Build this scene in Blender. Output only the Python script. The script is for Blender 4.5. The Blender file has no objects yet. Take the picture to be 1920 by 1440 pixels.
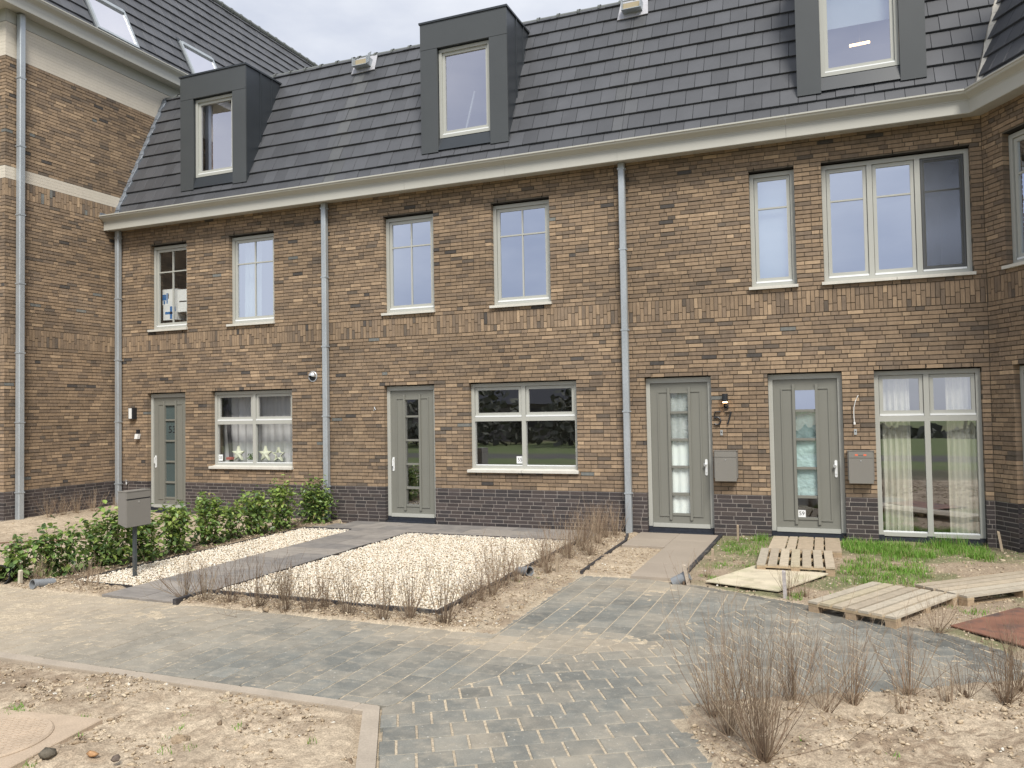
import bpy, math, random
import numpy as np
from mathutils import Vector, Matrix
random.seed(7); RNG = np.random.default_rng(7)
D = bpy.data; SC = bpy.context.scene; COL = SC.collection
# ------------------------------------------------------------ camera
PITCH, ROLL, YAW = 0.03346286, -0.01716419, 0.38429865
CAM = Vector((0, -12.3, 1.942))
fw = Vector((-math.sin(YAW)*math.cos(PITCH), math.cos(YAW)*math.cos(PITCH), math.sin(PITCH)))
r0 = Vector((math.cos(YAW), math.sin(YAW), 0)); u0_ = r0.cross(fw)
rt = r0*math.cos(ROLL)+u0_*math.sin(ROLL); up = u0_*math.cos(ROLL)-r0*math.sin(ROLL)
cd = D.cameras.new('camera'); cam = D.objects.new('camera', cd); COL.objects.link(cam)
cam.matrix_world = Matrix(((rt.x, up.x, -fw.x, CAM.x), (rt.y, up.y, -fw.y, CAM.y), (rt.z, up.z, -fw.z, CAM.z), (0, 0, 0, 1)))
cd.sensor_width = 36; cd.lens = 1497.316/1920*36; cd.clip_end = 3000; cd.clip_start = 0.05
SC.camera = cam
# ------------------------------------------------------------ world, sun, exposure
SUN_EL, SUN_AZ = math.radians(50), math.radians(148)   # azimuth clockwise from +y (north)
w = D.worlds.new("World"); SC.world = w; w.use_nodes = True
nt = w.node_tree; nt.nodes.clear()
def nn(t, ty, **k):
    n = t.nodes.new(ty)
    for a, b in k.items(): setattr(n, a, b)
    return n
out = nn(nt, 'ShaderNodeOutputWorld'); bg = nn(nt, 'ShaderNodeBackground'); bg.inputs[1].default_value = 0.075
sky = nn(nt, 'ShaderNodeTexSky', sky_type='NISHITA', sun_disc=False); sky.sun_elevation = SUN_EL; sky.sun_rotation = SUN_AZ
tc = nn(nt, 'ShaderNodeTexCoord'); mp = nn(nt, 'ShaderNodeMapping'); mp.inputs['Scale'].default_value = (1, 1, 2.6)
no = nn(nt, 'ShaderNodeTexNoise'); no.inputs['Scale'].default_value = 2.1; no.inputs['Detail'].default_value = 7; no.inputs['Roughness'].default_value = .55
cr = nn(nt, 'ShaderNodeValToRGB'); e = cr.color_ramp.elements
e[0].position = .34; e[0].color = (4.3, 4.75, 5.9, 1); e[1].position = .66; e[1].color = (8.0, 8.2, 8.6, 1)
mx = nn(nt, 'ShaderNodeMix', data_type='RGBA'); mx.inputs[0].default_value = .93
L = nt.links.new
L(tc.outputs['Generated'], mp.inputs[0]); L(mp.outputs[0], no.inputs['Vector']); L(no.outputs[0], cr.inputs[0])
L(sky.outputs[0], mx.inputs[6]); L(cr.outputs[0], mx.inputs[7]); L(mx.outputs[2], bg.inputs[0]); L(bg.outputs[0], out.inputs[0])
sl = D.lights.new('sun', 'SUN'); so = D.objects.new('sun', sl); COL.objects.link(so)
sl.energy = 2.7; sl.angle = math.radians(20); sl.color = (1, .95, .87)
sd = Vector((math.sin(SUN_AZ)*math.cos(SUN_EL), math.cos(SUN_AZ)*math.cos(SUN_EL), math.sin(SUN_EL)))
so.rotation_euler = sd.to_track_quat('Z', 'Y').to_euler(); so.location = (5, -20, 30)
SC.view_settings.view_transform = 'Standard'; SC.view_settings.look = 'None'
SC.view_settings.exposure = 0.74; SC.view_settings.gamma = 1
SC.render.engine = 'CYCLES'
# ------------------------------------------------------------ materials
def mat(name, col=(.5, .5, .5), rough=.6, attr=False, metal=0, n1=None, n2=None, bump=None, spec=.5, stain=None, coat=0):
    """n1=(scale,amount) brightness noise; bump=(scale,strength,dist); stain=(scale,lo,hi,colour,amount)"""
    m = D.materials.new(name); m.use_nodes = True; t = m.node_tree; b = t.nodes['Principled BSDF']; l = t.links.new
    b.inputs['Roughness'].default_value = rough; b.inputs['Metallic'].default_value = metal
    b.inputs['Specular IOR Level'].default_value = spec
    g = nn(t, 'ShaderNodeNewGeometry'); src = None
    if attr:
        a = nn(t, 'ShaderNodeAttribute', attribute_name='bc'); src = a.outputs['Color']
    else:
        a = nn(t, 'ShaderNodeRGB'); a.outputs[0].default_value = (*col, 1); src = a.outputs[0]
    for nz in (n1, n2):
        if nz:
            s = nn(t, 'ShaderNodeTexNoise'); s.inputs['Scale'].default_value = nz[0]; s.inputs['Detail'].default_value = 4
            if len(nz) > 2:
                q = nn(t, 'ShaderNodeMapping'); q.inputs['Scale'].default_value = nz[2]; l(g.outputs['Position'], q.inputs[0]); l(q.outputs[0], s.inputs['Vector'])
            else: l(g.outputs['Position'], s.inputs['Vector'])
            mr = nn(t, 'ShaderNodeMapRange'); mr.inputs[1].default_value = .25; mr.inputs[2].default_value = .75
            mr.inputs[3].default_value = 1-nz[1]; mr.inputs[4].default_value = 1+nz[1]; l(s.outputs[0], mr.inputs[0])
            v = nn(t, 'ShaderNodeVectorMath', operation='SCALE'); l(src, v.inputs[0]); l(mr.outputs[0], v.inputs[3]); src = v.outputs[0]
    if stain:
        for st in (stain if isinstance(stain, list) else [stain]):
            s = nn(t, 'ShaderNodeTexNoise'); s.inputs['Scale'].default_value = st[0]; s.inputs['Detail'].default_value = 6; s.inputs['Roughness'].default_value = .6
            l(g.outputs['Position'], s.inputs['Vector'])
            mr = nn(t, 'ShaderNodeMapRange'); mr.inputs[1].default_value = st[1]; mr.inputs[2].default_value = st[2]; mr.inputs[3].default_value = 0; mr.inputs[4].default_value = st[4]
            l(s.outputs[0], mr.inputs[0]); x = nn(t, 'ShaderNodeMix', data_type='RGBA'); l(mr.outputs[0], x.inputs[0]); l(src, x.inputs[6]); x.inputs[7].default_value = (*st[3], 1); src = x.outputs[2]
    l(src, b.inputs['Base Color'])
    if bump:
        s = nn(t, 'ShaderNodeTexNoise'); s.inputs['Scale'].default_value = bump[0]; s.inputs['Detail'].default_value = 5; l(g.outputs['Position'], s.inputs['Vector'])
        bp = nn(t, 'ShaderNodeBump'); bp.inputs['Strength'].default_value = bump[1]; bp.inputs['Distance'].default_value = bump[2]
        l(s.outputs[0], bp.inputs['Height']); l(bp.outputs[0], b.inputs['Normal'])
    return m
def glassmat(name, fac, refl, tint):
    m = D.materials.new(name); m.use_nodes = True; t = m.node_tree; t.nodes.clear(); l = t.links.new
    o = nn(t, 'ShaderNodeOutputMaterial'); gl = nn(t, 'ShaderNodeBsdfGlossy'); gl.inputs['Roughness'].default_value = 0.0; gl.inputs[0].default_value = (*refl, 1)
    tr = nn(t, 'ShaderNodeBsdfTransparent'); tr.inputs[0].default_value = (*tint, 1)
    fr0 = nn(t, 'ShaderNodeLayerWeight'); fr0.inputs[0].default_value = .5; fr = nn(t, 'ShaderNodeMath', operation='POWER'); fr.inputs[1].default_value = 4; l(fr0.outputs['Facing'], fr.inputs[0])
    ad = nn(t, 'ShaderNodeMath', operation='ADD', use_clamp=True); ad.inputs[1].default_value = fac
    g = nn(t, 'ShaderNodeNewGeometry'); s = nn(t, 'ShaderNodeTexNoise'); s.inputs['Scale'].default_value = 1.6; s.inputs['Detail'].default_value = 1
    l(g.outputs['Position'], s.inputs['Vector']); bp = nn(t, 'ShaderNodeBump'); bp.inputs['Strength'].default_value = .2; bp.inputs['Distance'].default_value = .004
    l(s.outputs[0], bp.inputs['Height']); l(bp.outputs[0], gl.inputs['Normal'])
    mi = nn(t, 'ShaderNodeMixShader'); l(fr.outputs[0], ad.inputs[0]); l(ad.outputs[0], mi.inputs[0]); l(tr.outputs[0], mi.inputs[1]); l(gl.outputs[0], mi.inputs[2]); l(mi.outputs[0], o.inputs[0])
    return m
M = dict(
    brick=mat('brick', rough=.88, attr=True, n1=(22, .16, (1, 1, .35)), n2=(180, .13), bump=(160, .5, .003), spec=.25, stain=(.9, .56, .8, (.42, .36, .29), .16)),
    plinth=mat('dark_brick', rough=.75, attr=True, n1=(60, .18), bump=(150, .35, .002), spec=.3, stain=(9, .70, .78, (.45, .43, .4), .5)),
    cream=mat('painted_brick', (.60, .55, .465), .7, n1=(2, .05), n2=(40, .06), bump=(90, .3, .002), spec=.3),
    tile=mat('roof_tile', rough=.42, attr=True, n1=(3, .08), n2=(90, .08), bump=(260, .12, .001), spec=.45, stain=(2.2, .62, .85, (.16, .165, .17), .35)),
    ridge=mat('ridge_tile', (.125, .135, .13), .5, n1=(14, .2), stain=(20, .55, .75, (.17, .18, .13), .4)),
    gutter=mat('gutter_paint', (.44, .435, .392), .45, n1=(1.3, .04), stain=(6, .68, .85, (.3, .28, .22), .2)),
    trough=mat('gutter_zinc', (.30, .31, .32), .5, metal=.4),
    zinc=mat('zinc', (.40, .435, .46), .42, metal=.35, n1=(5, .12, (1, 1, .3)), n2=(30, .08), stain=(12, .6, .75, (.55, .58, .6), .3)),
    frame=mat('window_frame_paint', (.41, .415, .38), .4, n1=(3, .02)),
    sill=mat('concrete_sill', (.58, .565, .51), .7, n1=(8, .07), n2=(50, .06), stain=(14, .62, .8, (.35, .33, .28), .25)),
    alu=mat('aluminium_bar', (.80, .82, .82), .35, metal=.1),
    door=mat('door_paint', (.19, .19, .166), .42, n1=(3, .03)),
    black=mat('black_plastic', (.018, .02, .024), .45),
    threshold=mat('black_stone', (.022, .026, .036), .5, n1=(20, .3)),
    lead=mat('lead_flashing', (.21, .235, .27), .5, metal=.3, n1=(9, .35), bump=(20, .8, .01)),
    valley=mat('valley_flashing', (.55, .52, .46), .6, n1=(10, .15), bump=(18, .7, .01)),
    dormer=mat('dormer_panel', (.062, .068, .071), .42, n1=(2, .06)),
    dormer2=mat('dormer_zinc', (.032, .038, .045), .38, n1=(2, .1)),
    white=mat('white_paint', (.78, .79, .78), .4),
    chrome=mat('satin_steel', (.72, .73, .73), .28, metal=.8),
    plaster=mat('plaster', (.55, .54, .51), .8),
    floor=mat('wood_floor', (.24, .17, .11), .5),
    roller=mat('blind_fabric', (.74, .80, .86), .8, n1=(50, .02)),
    net=mat('net_curtain', (.60, .60, .62), .9, n1=(14, .2, (1, 1, .05))),
    curtain=mat('cream_curtain', (.86, .85, .76), .85, n1=(20, .05)),
    wcurtain=mat('white_curtain', (.84, .90, .88), .85),
    dcurtain=mat('dark_curtain', (.09, .085, .09), .9),
    teal=mat('frosted_sheet', (.46, .62, .62), .7, n1=(3, .2), bump=(9, 1, .04)),
    frosted=mat('frosted_glass', (.07, .095, .095), .25, n1=(2, .15)),
    glassclear=glassmat('see_through_glass', .15, (.9, .92, 1.0), (.97, .98, .97)),
    glass=glassmat('glass', .62, (.80, .86, 1.0), (.80, .86, .83)),
    glasslow=glassmat('clear_glass', .40, (.92, .94, 1.0), (.96, .97, .96)),
    glassdorm=glassmat('dormer_glass', .52, (.90, .90, 1.0), (.85, .90, .88)),
    skyglass=glassmat('skylight_glass', .88, (1, .97, .98), (.6, .62, .62)),
    screen=mat('insect_screen', (.08, .085, .09), .7),
    paver=mat('paver', rough=.85, attr=True, n1=(9, .12), n2=(110, .2), bump=(140, .5, .003), spec=.3, stain=[(1.3, .46, .74, (.43, .38, .30), .5), (11, .5, .74, (.45, .395, .31), .4), (34, .64, .70, (.62, .60, .54), .65)]),
    slab=mat('stone_slab', rough=.8, attr=True, n1=(5, .2, (1, 3, 1)), n2=(80, .1), stain=[(3, .5, .75, (.36, .33, .29), .5)]),
    beige=mat('beige_slab', rough=.75, attr=True, n1=(2, .07), n2=(120, .07), spec=.35),
    kerb=mat('concrete_kerb', (.36, .31, .25), .85, n1=(4, .12), n2=(90, .12), bump=(100, .4, .003)),
    edging=mat('edging_board', (.035, .034, .038), .6, n1=(14, .3), stain=(9, .55, .7, (.3, .27, .22), .5)),
    gravel=mat('gravel', rough=.75, attr=True, n1=(200, .08)),
    gravelbase=mat('gravel_base', (.50, .42, .30), .9, n1=(70, .35), bump=(70, 1, .02)),
    ground=mat('sandy_ground', rough=.95, attr=True, stain=(.8, .50, .72, (.22, .175, .13), .5), n1=(30, .26), n2=(110, .42), bump=(95, .7, .007), spec=.15),
    clod=mat('soil_clod', rough=.95, attr=True, n1=(60, .25), bump=(60, .8, .008), spec=.1),
    leaf=mat('leaf', rough=.38, attr=True, spec=.5), twig=mat('twig', rough=.8, attr=True, spec=.2),
    grass=mat('grass', rough=.6, attr=True, spec=.3),
    wood=mat('pallet_wood', rough=.8, attr=True, n1=(14, .14, (1, 1, 3)), n2=(90, .12), bump=(80, .4, .003), spec=.2, stain=(5, .6, .8, (.20, .16, .11), .4)),
    ply=mat('plywood', (.56, .50, .375), .75, n1=(5, .14), n2=(60, .08), stain=[(3, .5, .68, (.42, .42, .24), .6), (6, .55, .72, (.36, .30, .23), .6)]),
    rust=mat('rusty_plate', (.20, .095, .062), .8, n1=(4, .25), stain=[(3, .5, .62, (.075, .055, .05), .9)], bump=(60, .5, .004)),
    cover=mat('sandy_manhole_cover', (.43, .34, .25), .85, n1=(6, .12), n2=(90, .15), bump=(90, .5, .004)),
    post=mat('post_paint', (.055, .065, .07), .5), box=mat('mailbox_paint', (.205, .195, .175), .45, n1=(3, .02)),
    boxside=mat('mailbox_side', (.19, .18, .165), .5), pvc=mat('grey_pvc', (.22, .235, .25), .4, n1=(20, .1)),
    card=mat('white_card', (.78, .80, .80), .7), blue=mat('blue_print', (.03, .16, .42), .6), orange=mat('orange_sticker', (.75, .16, .08), .5),
    star=mat('star_paint', (.80, .82, .66), .6), plant=mat('potted_leaf', (.12, .2, .05), .6), red=mat('red_item', (.5, .12, .12), .5),
    duct=mat('duct_inside', (.38, .32, .21), .7), tape=mat('flashing_tape', (.42, .42, .45), .55, bump=(25, .8, .01)),
    treeline=mat('far_foliage', (.10, .105, .08), .9, n1=(.5, .4)), asphalt=mat('asphalt', (.05, .05, .052), .85),
    farbrick=mat('far_brick', (.20, .18, .165), .85), fartile=mat('far_tile', (.06, .062, .07), .5),
)
def emis(name, col, s):
    m = D.materials.new(name); m.use_nodes = True; b = m.node_tree.nodes['Principled BSDF']
    b.inputs['Base Color'].default_value = (*col, 1); b.inputs['Emission Color'].default_value = (*col, 1); b.inputs['Emission Strength'].default_value = s; return m
M['tubelight'] = emis('lit_tube', (1, .60, .26), 5); M['lamplens'] = emis('lit_lens', (1, .62, .3), 9)
for k_, f_ in (('leaf', .32), ('grass', .3)):        # thin leaves let some light through
    t = M[k_].node_tree; b = t.nodes['Principled BSDF']; o_ = [n for n in t.nodes if n.type == 'OUTPUT_MATERIAL'][0]
    tl = nn(t, 'ShaderNodeBsdfTranslucent'); ms_ = nn(t, 'ShaderNodeMixShader'); ms_.inputs[0].default_value = f_
    t.links.new(b.inputs['Base Color'].links[0].from_socket, tl.inputs[0]); t.links.new(b.outputs[0], ms_.inputs[1]); t.links.new(tl.outputs[0], ms_.inputs[2]); t.links.new(ms_.outputs[0], o_.inputs[0])
# ------------------------------------------------------------ mesh builder
class MB:
    def __init__(s): s.v = []; s.f = []; s.c = []; s.m = []
    def face(s, pts, col=None, mi=0):
        n = len(s.v); s.v.extend(pts); s.f.append(tuple(range(n, n+len(pts)))); s.c.append(col); s.m.append(mi)
    def hexa(s, p, col=None, mi=0, skip=()):
        n = len(s.v); s.v.extend(p)
        for i, q in enumerate(((0, 3, 2, 1), (4, 5, 6, 7), (0, 1, 5, 4), (1, 2, 6, 5), (2, 3, 7, 6), (3, 0, 4, 7))):
            if i in skip: continue
            s.f.append(tuple(n+j for j in q)); s.c.append(col); s.m.append(mi)
    def box(s, x0, x1, y0, y1, z0, z1, col=None, mi=0):
        s.hexa([(x0, y0, z0), (x1, y0, z0), (x1, y1, z0), (x0, y1, z0), (x0, y0, z1), (x1, y0, z1), (x1, y1, z1), (x0, y1, z1)], col, mi)
    def obox(s, c, ux, uy, uz, col=None, mi=0):      # corner + three edge vectors (right handed)
        c, ux, uy, uz = map(Vector, (c, ux, uy, uz))
        s.hexa([tuple(c+a) for a in (ux*0, ux, ux+uy, uy, uz, ux+uz, ux+uy+uz, uy+uz)], col, mi)
    def tube(s, pts, rad, n=8, col=None, mi=0, cap=True):
        pts = [Vector(p) for p in pts]; rings = []
        for i, p in enumerate(pts):
            t = (pts[min(i+1, len(pts)-1)]-pts[max(i-1, 0)]).normalized()
            a = t.cross(Vector((0, 0, 1)) if abs(t.z) < .9 else Vector((1, 0, 0))).normalized(); b = t.cross(a)
            r = rad[i] if isinstance(rad, (list, tuple)) else rad; k = len(s.v)
            for j in range(n):
                an = 2*math.pi*j/n; s.v.append(tuple(p+a*math.cos(an)*r+b*math.sin(an)*r))
            rings.append(k)
        for i in range(len(rings)-1):
            for j in range(n):
                s.f.append((rings[i]+j, rings[i]+(j+1) % n, rings[i+1]+(j+1) % n, rings[i+1]+j)); s.c.append(col); s.m.append(mi)
        if cap:
            for k in (rings[0], rings[-1]):
                s.f.append(tuple(k+j for j in range(n))); s.c.append(col); s.m.append(mi)
    def pipe(s, a, b, r, th, n=20, mi=0, mi_in=0):   # open pipe with wall thickness
        a, b = Vector(a), Vector(b); t = (b-a).normalized(); x = t.cross(Vector((0, 0, 1))).normalized(); y = t.cross(x)
        R = []
        for p, rr in ((a, r), (b, r), (b, r-th), (a, r-th)):
            k = len(s.v); R.append(k)
            for j in range(n):
                an = 2*math.pi*j/n; s.v.append(tuple(p+x*math.cos(an)*rr+y*math.sin(an)*rr))
        for i in range(4):
            for j in range(n):
                q, w_ = R[i], R[(i+1) % 4]; s.f.append((q+j, q+(j+1) % n, w_+(j+1) % n, w_+j)); s.c.append(None); s.m.append(mi_in if i == 2 else mi)
    def slab(s, poly, fmap, ztop, zbot, col=None, mi=0, bev=.004, bottom=False):
        """poly: convex 2D; ztop may be a function of (u,v); fmap maps (u,v,w)"""
        zt = ztop if callable(ztop) else (lambda a, b: ztop)
        cx = sum(p[0] for p in poly)/len(poly); cy = sum(p[1] for p in poly)/len(poly)
        top = []; mid = []; bot = []
        for x, y in poly:
            d = math.hypot(x-cx, y-cy) or 1; k = max(0, 1-bev*1.3/d)
            top.append(fmap(cx+(x-cx)*k, cy+(y-cy)*k, zt(x, y))); mid.append(fmap(x, y, zt(x, y)-bev)); bot.append(fmap(x, y, zbot))
        n = len(poly); k = len(s.v); s.v.extend(top+mid+bot)
        s.f.append(tuple(range(k, k+n))); s.c.append(col); s.m.append(mi)
        for a in (0, 1):
            for i in range(n):
                j = (i+1) % n; s.f.append((k+n*a+j, k+n*a+i, k+n*(a+1)+i, k+n*(a+1)+j)); s.c.append(col); s.m.append(mi)
        if bottom:
            s.f.append(tuple(reversed(range(k+2*n, k+3*n)))); s.c.append(col); s.m.append(mi)
ORG = {}
def link(name, me, parent, label=None):
    o = D.objects.new(name, me); COL.objects.link(o); ORG[o.name] = Vector((0, 0, 0))
    if parent: o.parent = parent; ORG[o.name] = ORG[parent.name]
    if label: o['label'] = label
    return o
def build(name, mb, mats, parent=None, label=None, smooth=False, org=None):
    me = D.meshes.new(name); off = ORG[parent.name] if parent else (Vector(org) if org else Vector((0, 0, 0)))
    if off.length > 0: vs = [(x-off.x, y-off.y, z-off.z) for x, y, z in mb.v]
    else: vs = [tuple(p) for p in mb.v]
    me.from_pydata(vs, [], mb.f)
    ms = mats if isinstance(mats, (list, tuple)) else [mats]
    for k in ms: me.materials.append(M[k])
    if len(ms) > 1: me.polygons.foreach_set('material_index', mb.m)
    if any(c is not None for c in mb.c):
        at = me.attributes.new('bc', 'FLOAT_COLOR', 'FACE'); a = np.ones((len(mb.f), 4), np.float32)
        a[:, :3] = [c if c is not None else (.2, .2, .2) for c in mb.c]; at.data.foreach_set('color', a.ravel())
    if smooth: me.polygons.foreach_set('use_smooth', [True]*len(mb.f))
    me.validate(clean_customdata=False); me.update()
    o = link(name, me, parent, label)
    if not parent and org: o.location = org; ORG[o.name] = Vector(org)
    return o
def tag(o, label=None, cat=None, group=None, kind=None):
    for k, v in (('label', label), ('category', cat), ('group', group), ('kind', kind)):
        if v: o[k] = v
    return o
def thing(name, label, cat, loc, group=None):
    o = D.objects.new(name, None); COL.objects.link(o); o.location = loc; ORG[o.name] = Vector(loc); o.empty_display_size = .2
    return tag(o, label, cat, group)
def clip(poly, a, b, c):       # keep a*x+b*y<=c
    r = []
    for i in range(len(poly)):
        p, q = poly[i], poly[(i+1) % len(poly)]; dp = a*p[0]+b*p[1]-c; dq = a*q[0]+b*q[1]-c
        if dp <= 0: r.append(p)
        if dp*dq < 0:
            t = dp/(dp-dq); r.append((p[0]+(q[0]-p[0])*t, p[1]+(q[1]-p[1])*t))
    return r
def area(p): return abs(sum(p[i][0]*p[(i+1) % len(p)][1]-p[(i+1) % len(p)][0]*p[i][1] for i in range(len(p))))/2
def inpoly(x, y, P):
    c = False
    for i in range(len(P)):
        (a, b), (d, e_) = P[i], P[i-1]
        if (b > y) != (e_ > y) and x < (d-a)*(y-b)/(e_-b)+a: c = not c
    return c
def lattice(seed): return np.random.default_rng(seed).random((256, 256))
def vn(x, y, sc, seed):
    Lt = lattice(seed); x = np.asarray(x)*sc+1000.3; y = np.asarray(y)*sc+1000.7; xi = np.floor(x).astype(int); yi = np.floor(y).astype(int)
    fx = x-xi; fy = y-yi; fx = fx*fx*(3-2*fx); fy = fy*fy*(3-2*fy); a = xi & 255; b = yi & 255; a1 = (a+1) & 255; b1 = (b+1) & 255
    return (Lt[a, b]*(1-fx)+Lt[a1, b]*fx)*(1-fy)+(Lt[a, b1]*(1-fx)+Lt[a1, b1]*fx)*fy
def fbm(x, y, sc, seed, o=4): return sum(vn(x, y, sc*2**i, seed+i)*.5**i for i in range(o))/sum(.5**i for i in range(o))
def sstep(a, b, x): t = np.clip((x-a)/(b-a), 0, 1); return t*t*(3-2*t)
# ------------------------------------------------------------ wall frames: (u along wall, o inward, z)
class Fr:
    def __init__(s, ox, oy, ux, uy): s.o = (ox, oy); s.u = (ux, uy); s.n = (-uy, ux)
    def p(s, u, o, z): return (s.o[0]+s.u[0]*u+s.n[0]*o, s.o[1]+s.u[1]*u+s.n[1]*o, z)
    def box(s, mb, u0, u1, o0, o1, z0, z1, col=None, mi=0):
        P = s.p; mb.hexa([P(u0, o0, z0), P(u1, o0, z0), P(u1, o1, z0), P(u0, o1, z0), P(u0, o0, z1), P(u1, o0, z1), P(u1, o1, z1), P(u0, o1, z1)], col, mi)
FM = Fr(0, 0, 1, 0); FL = Fr(-13.86, 0, 0, 1); FLF = Fr(-13.86, -2.41, 1, 0)
BX = 1.93; FB = Fr(BX, 0, .5, -.8660254)
PAL = [((.330, .242, .166), 3.5), ((.290, .212, .146), 9), ((.255, .188, .132), 10), ((.225, .168, .122), 8), ((.185, .142, .108), 4), ((.135, .110, .090), 1.1), ((.080, .072, .068), .35), ((.17, .175, .17), .15), ((.40, .295, .20), .7)]
PK = [p for p, _ in PAL]; PW = [q for _, q in PAL]
def bcol(u, z):
    c = random.choices(PK, PW)[0]; k = random.uniform(.9, 1.1)*(1+.14*(math.sin(u*1.3+z*2.1)*math.sin(z*1.7-u*.6)))
    return (c[0]*k*.965, c[1]*k*.962, c[2]*k*.935)
PD = [(.066, .054, .052), (.054, .046, .046), (.078, .064, .060), (.060, .050, .050), (.046, .041, .042)]
def dcol(u, z): c = random.choice(PD); k = random.uniform(.85, 1.15); return tuple(x*k for x in c)
MORT = (.135, .112, .084); DMORT = (.30, .27, .245)
def cut(u0, u1, z, ops):
    iv = [(u0, u1, False, False)]
    for (a, b, c, d) in ops:
        if c < z < d:
            nv = []
            for (p, q, l, r) in iv:
                if b <= p or a >= q: nv.append((p, q, l, r)); continue
                if a > p: nv.append((p, a, l, True))
                if b < q: nv.append((b, q, True, r))
            iv = nv
    return iv
def brickrows(mb, fr, u0, u1, z0, z1, n, ops, cf, joint=.0125, jl=.009, wild=True, edge=(False, False), limit=None, reveal=.105):
    h = (z1-z0)/n
    for r in range(n):
        za = z0+r*h; zm = za+h/2
        for (p, q, l, rr) in cut(u0, u1, zm, ops):
            if limit:
                p, q = limit(p, q, zm)
                if q-p < .03: continue
            x = p; x -= random.uniform(0, .2) if not l else (0 if r % 2 else .105)
            while x < q-1e-6:
                L_ = random.choices((.218, .109), (3, 1.3))[0] if wild else .218
                a, b = max(x, p), min(x+L_, q)
                if q-b < .035: b = q
                if b-a > .012:
                    jq = 1 if wild else .3; o = random.gauss(0, .0024)*jq; dz = random.gauss(0, .0014)*jq; dep = .016
                    ea = (l and a <= p+1e-6) or (edge[0] and a <= u0+1e-6); eb = (rr and b >= q-1e-6) or (edge[1] and b >= u1-1e-6)
                    if ea or eb: dep = reveal
                    aa = a+(0 if ea else jl/2); bb = b-(0 if eb else jl/2)
                    fr.box(mb, aa, bb, o, dep, za+joint/2+dz, za+h-joint/2+dz, cf(a, za))
                x = b if b >= q else x+L_
                if b >= q: break
def soldier(mb, fr, u0, u1, z0, z1, ops, cf, limit=None):
    u = u0
    while u < u1-.02:
        w_ = .0595; a = u+.004; b = min(u+w_, u1)-.004
        if not cut(a, b, (z0+z1)/2, ops) or (limit and limit(a, b, (z0+z1)/2)[1]-limit(a, b, (z0+z1)/2)[0] < w_*.8): u += w_; continue
        s = z0+(z1-z0)*(random.choice((.33, .36, .64, .67)) if random.random() < .86 else .5)
        for (c, d) in ((z0, s), (s, z1)): fr.box(mb, a, b, random.gauss(0, .002), .016, c+.005, d-.005, cf(u, c))
        u += w_
def backing(mb, fr, u0, u1, z0, z1, ops, col, deep=.34, limit=None):
    bo = .004 if col == DMORT else .013
    us = sorted({u0, u1, *[x for o in ops for x in o[:2] if u0 < x < u1]}); zs = sorted({z0, z1, *[x for o in ops for x in o[2:] if z0 < x < z1]})
    for a, b in zip(us, us[1:]):
        for c, d in zip(zs, zs[1:]):
            m_, n_ = (a+b)/2, (c+d)/2
            if any(o[0] < m_ < o[1] and o[2] < n_ < o[3] for o in ops): continue
            mb.face([fr.p(a, bo, c), fr.p(b, bo, c), fr.p(b, bo, d), fr.p(a, bo, d)], col)
    for (a, b, c, d) in ops:
        c = max(c, z0); d = min(d, z1)
        if d <= c: continue
        mb.face([fr.p(a-.004, .0085, c), fr.p(a-.004, .0085, d), fr.p(a-.004, deep, d), fr.p(a-.004, deep, c)], col)
        mb.face([fr.p(b+.004, .013, d), fr.p(b+.004, .013, c), fr.p(b+.004, deep, c), fr.p(b+.004, deep, d)], col)
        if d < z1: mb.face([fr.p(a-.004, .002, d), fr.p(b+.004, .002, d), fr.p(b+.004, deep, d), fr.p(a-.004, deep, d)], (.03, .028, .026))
# ------------------------------------------------------------ tiles
def tc_(x, v, g):                                # grey runs below the two roof vents
    k = .30*math.exp(-((x+8.62+.02*(3-v))/.15)**2)+.14*math.exp(-((x+3.15)/.16)**2); k *= random.uniform(.3, 1)
    return (.074*g*(1-k)+.19*k, .077*g*(1-k)+.195*k, .085*g*(1-k)+.18*k)
def tiles(mb, org, ux, upv, nrm, u0, u1, vlen, clips, p=.325, w_=.256, v0=0., holes=()):
    org, ux, upv, nrm = map(Vector, (org, ux, upv, nrm)); fm = lambda u, v, w: tuple(org+ux*u+upv*v+nrm*w)
    r = 0; v = v0
    while v < vlen:
        off = (r % 2)*w_/2; k = math.floor((u0-off)/w_); r += 1
        vt = min(v+p, vlen)
        u = k*w_+off
        while u < u1:
            q = [(max(u, u0)+.004, v), (min(u+w_, u1)-.0018, v), (min(u+w_, u1)-.0018, vt), (max(u, u0)+.0018, vt)]
            for c in clips:
                if q: q = clip(q, *c)
            qs = [q]
            for (h0, h1) in holes:
                if .8 < (v+vt)/2 < 3.06: qs = [c2 for qq in qs if qq for c2 in (clip(qq, 1, 0, h0), clip(qq, -1, 0, -h1))]
            for q in qs:
                if not q or len(q) < 3 or area(q) < .0008: continue
                g = random.uniform(.86, 1.16); jit = random.gauss(0, .002); vv = v
                mb.slab(q, fm, lambda a, b, vv=vv, jit=jit: .046-.032*(b-vv)/p+jit, .004, tc_(org.x+u if abs(ux.x) > .9 else 99, v, g), bev=.003)
            u += w_
        v += p
SL = math.radians(65.4); SC_, SS = math.cos(SL), math.sin(SL)
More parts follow.
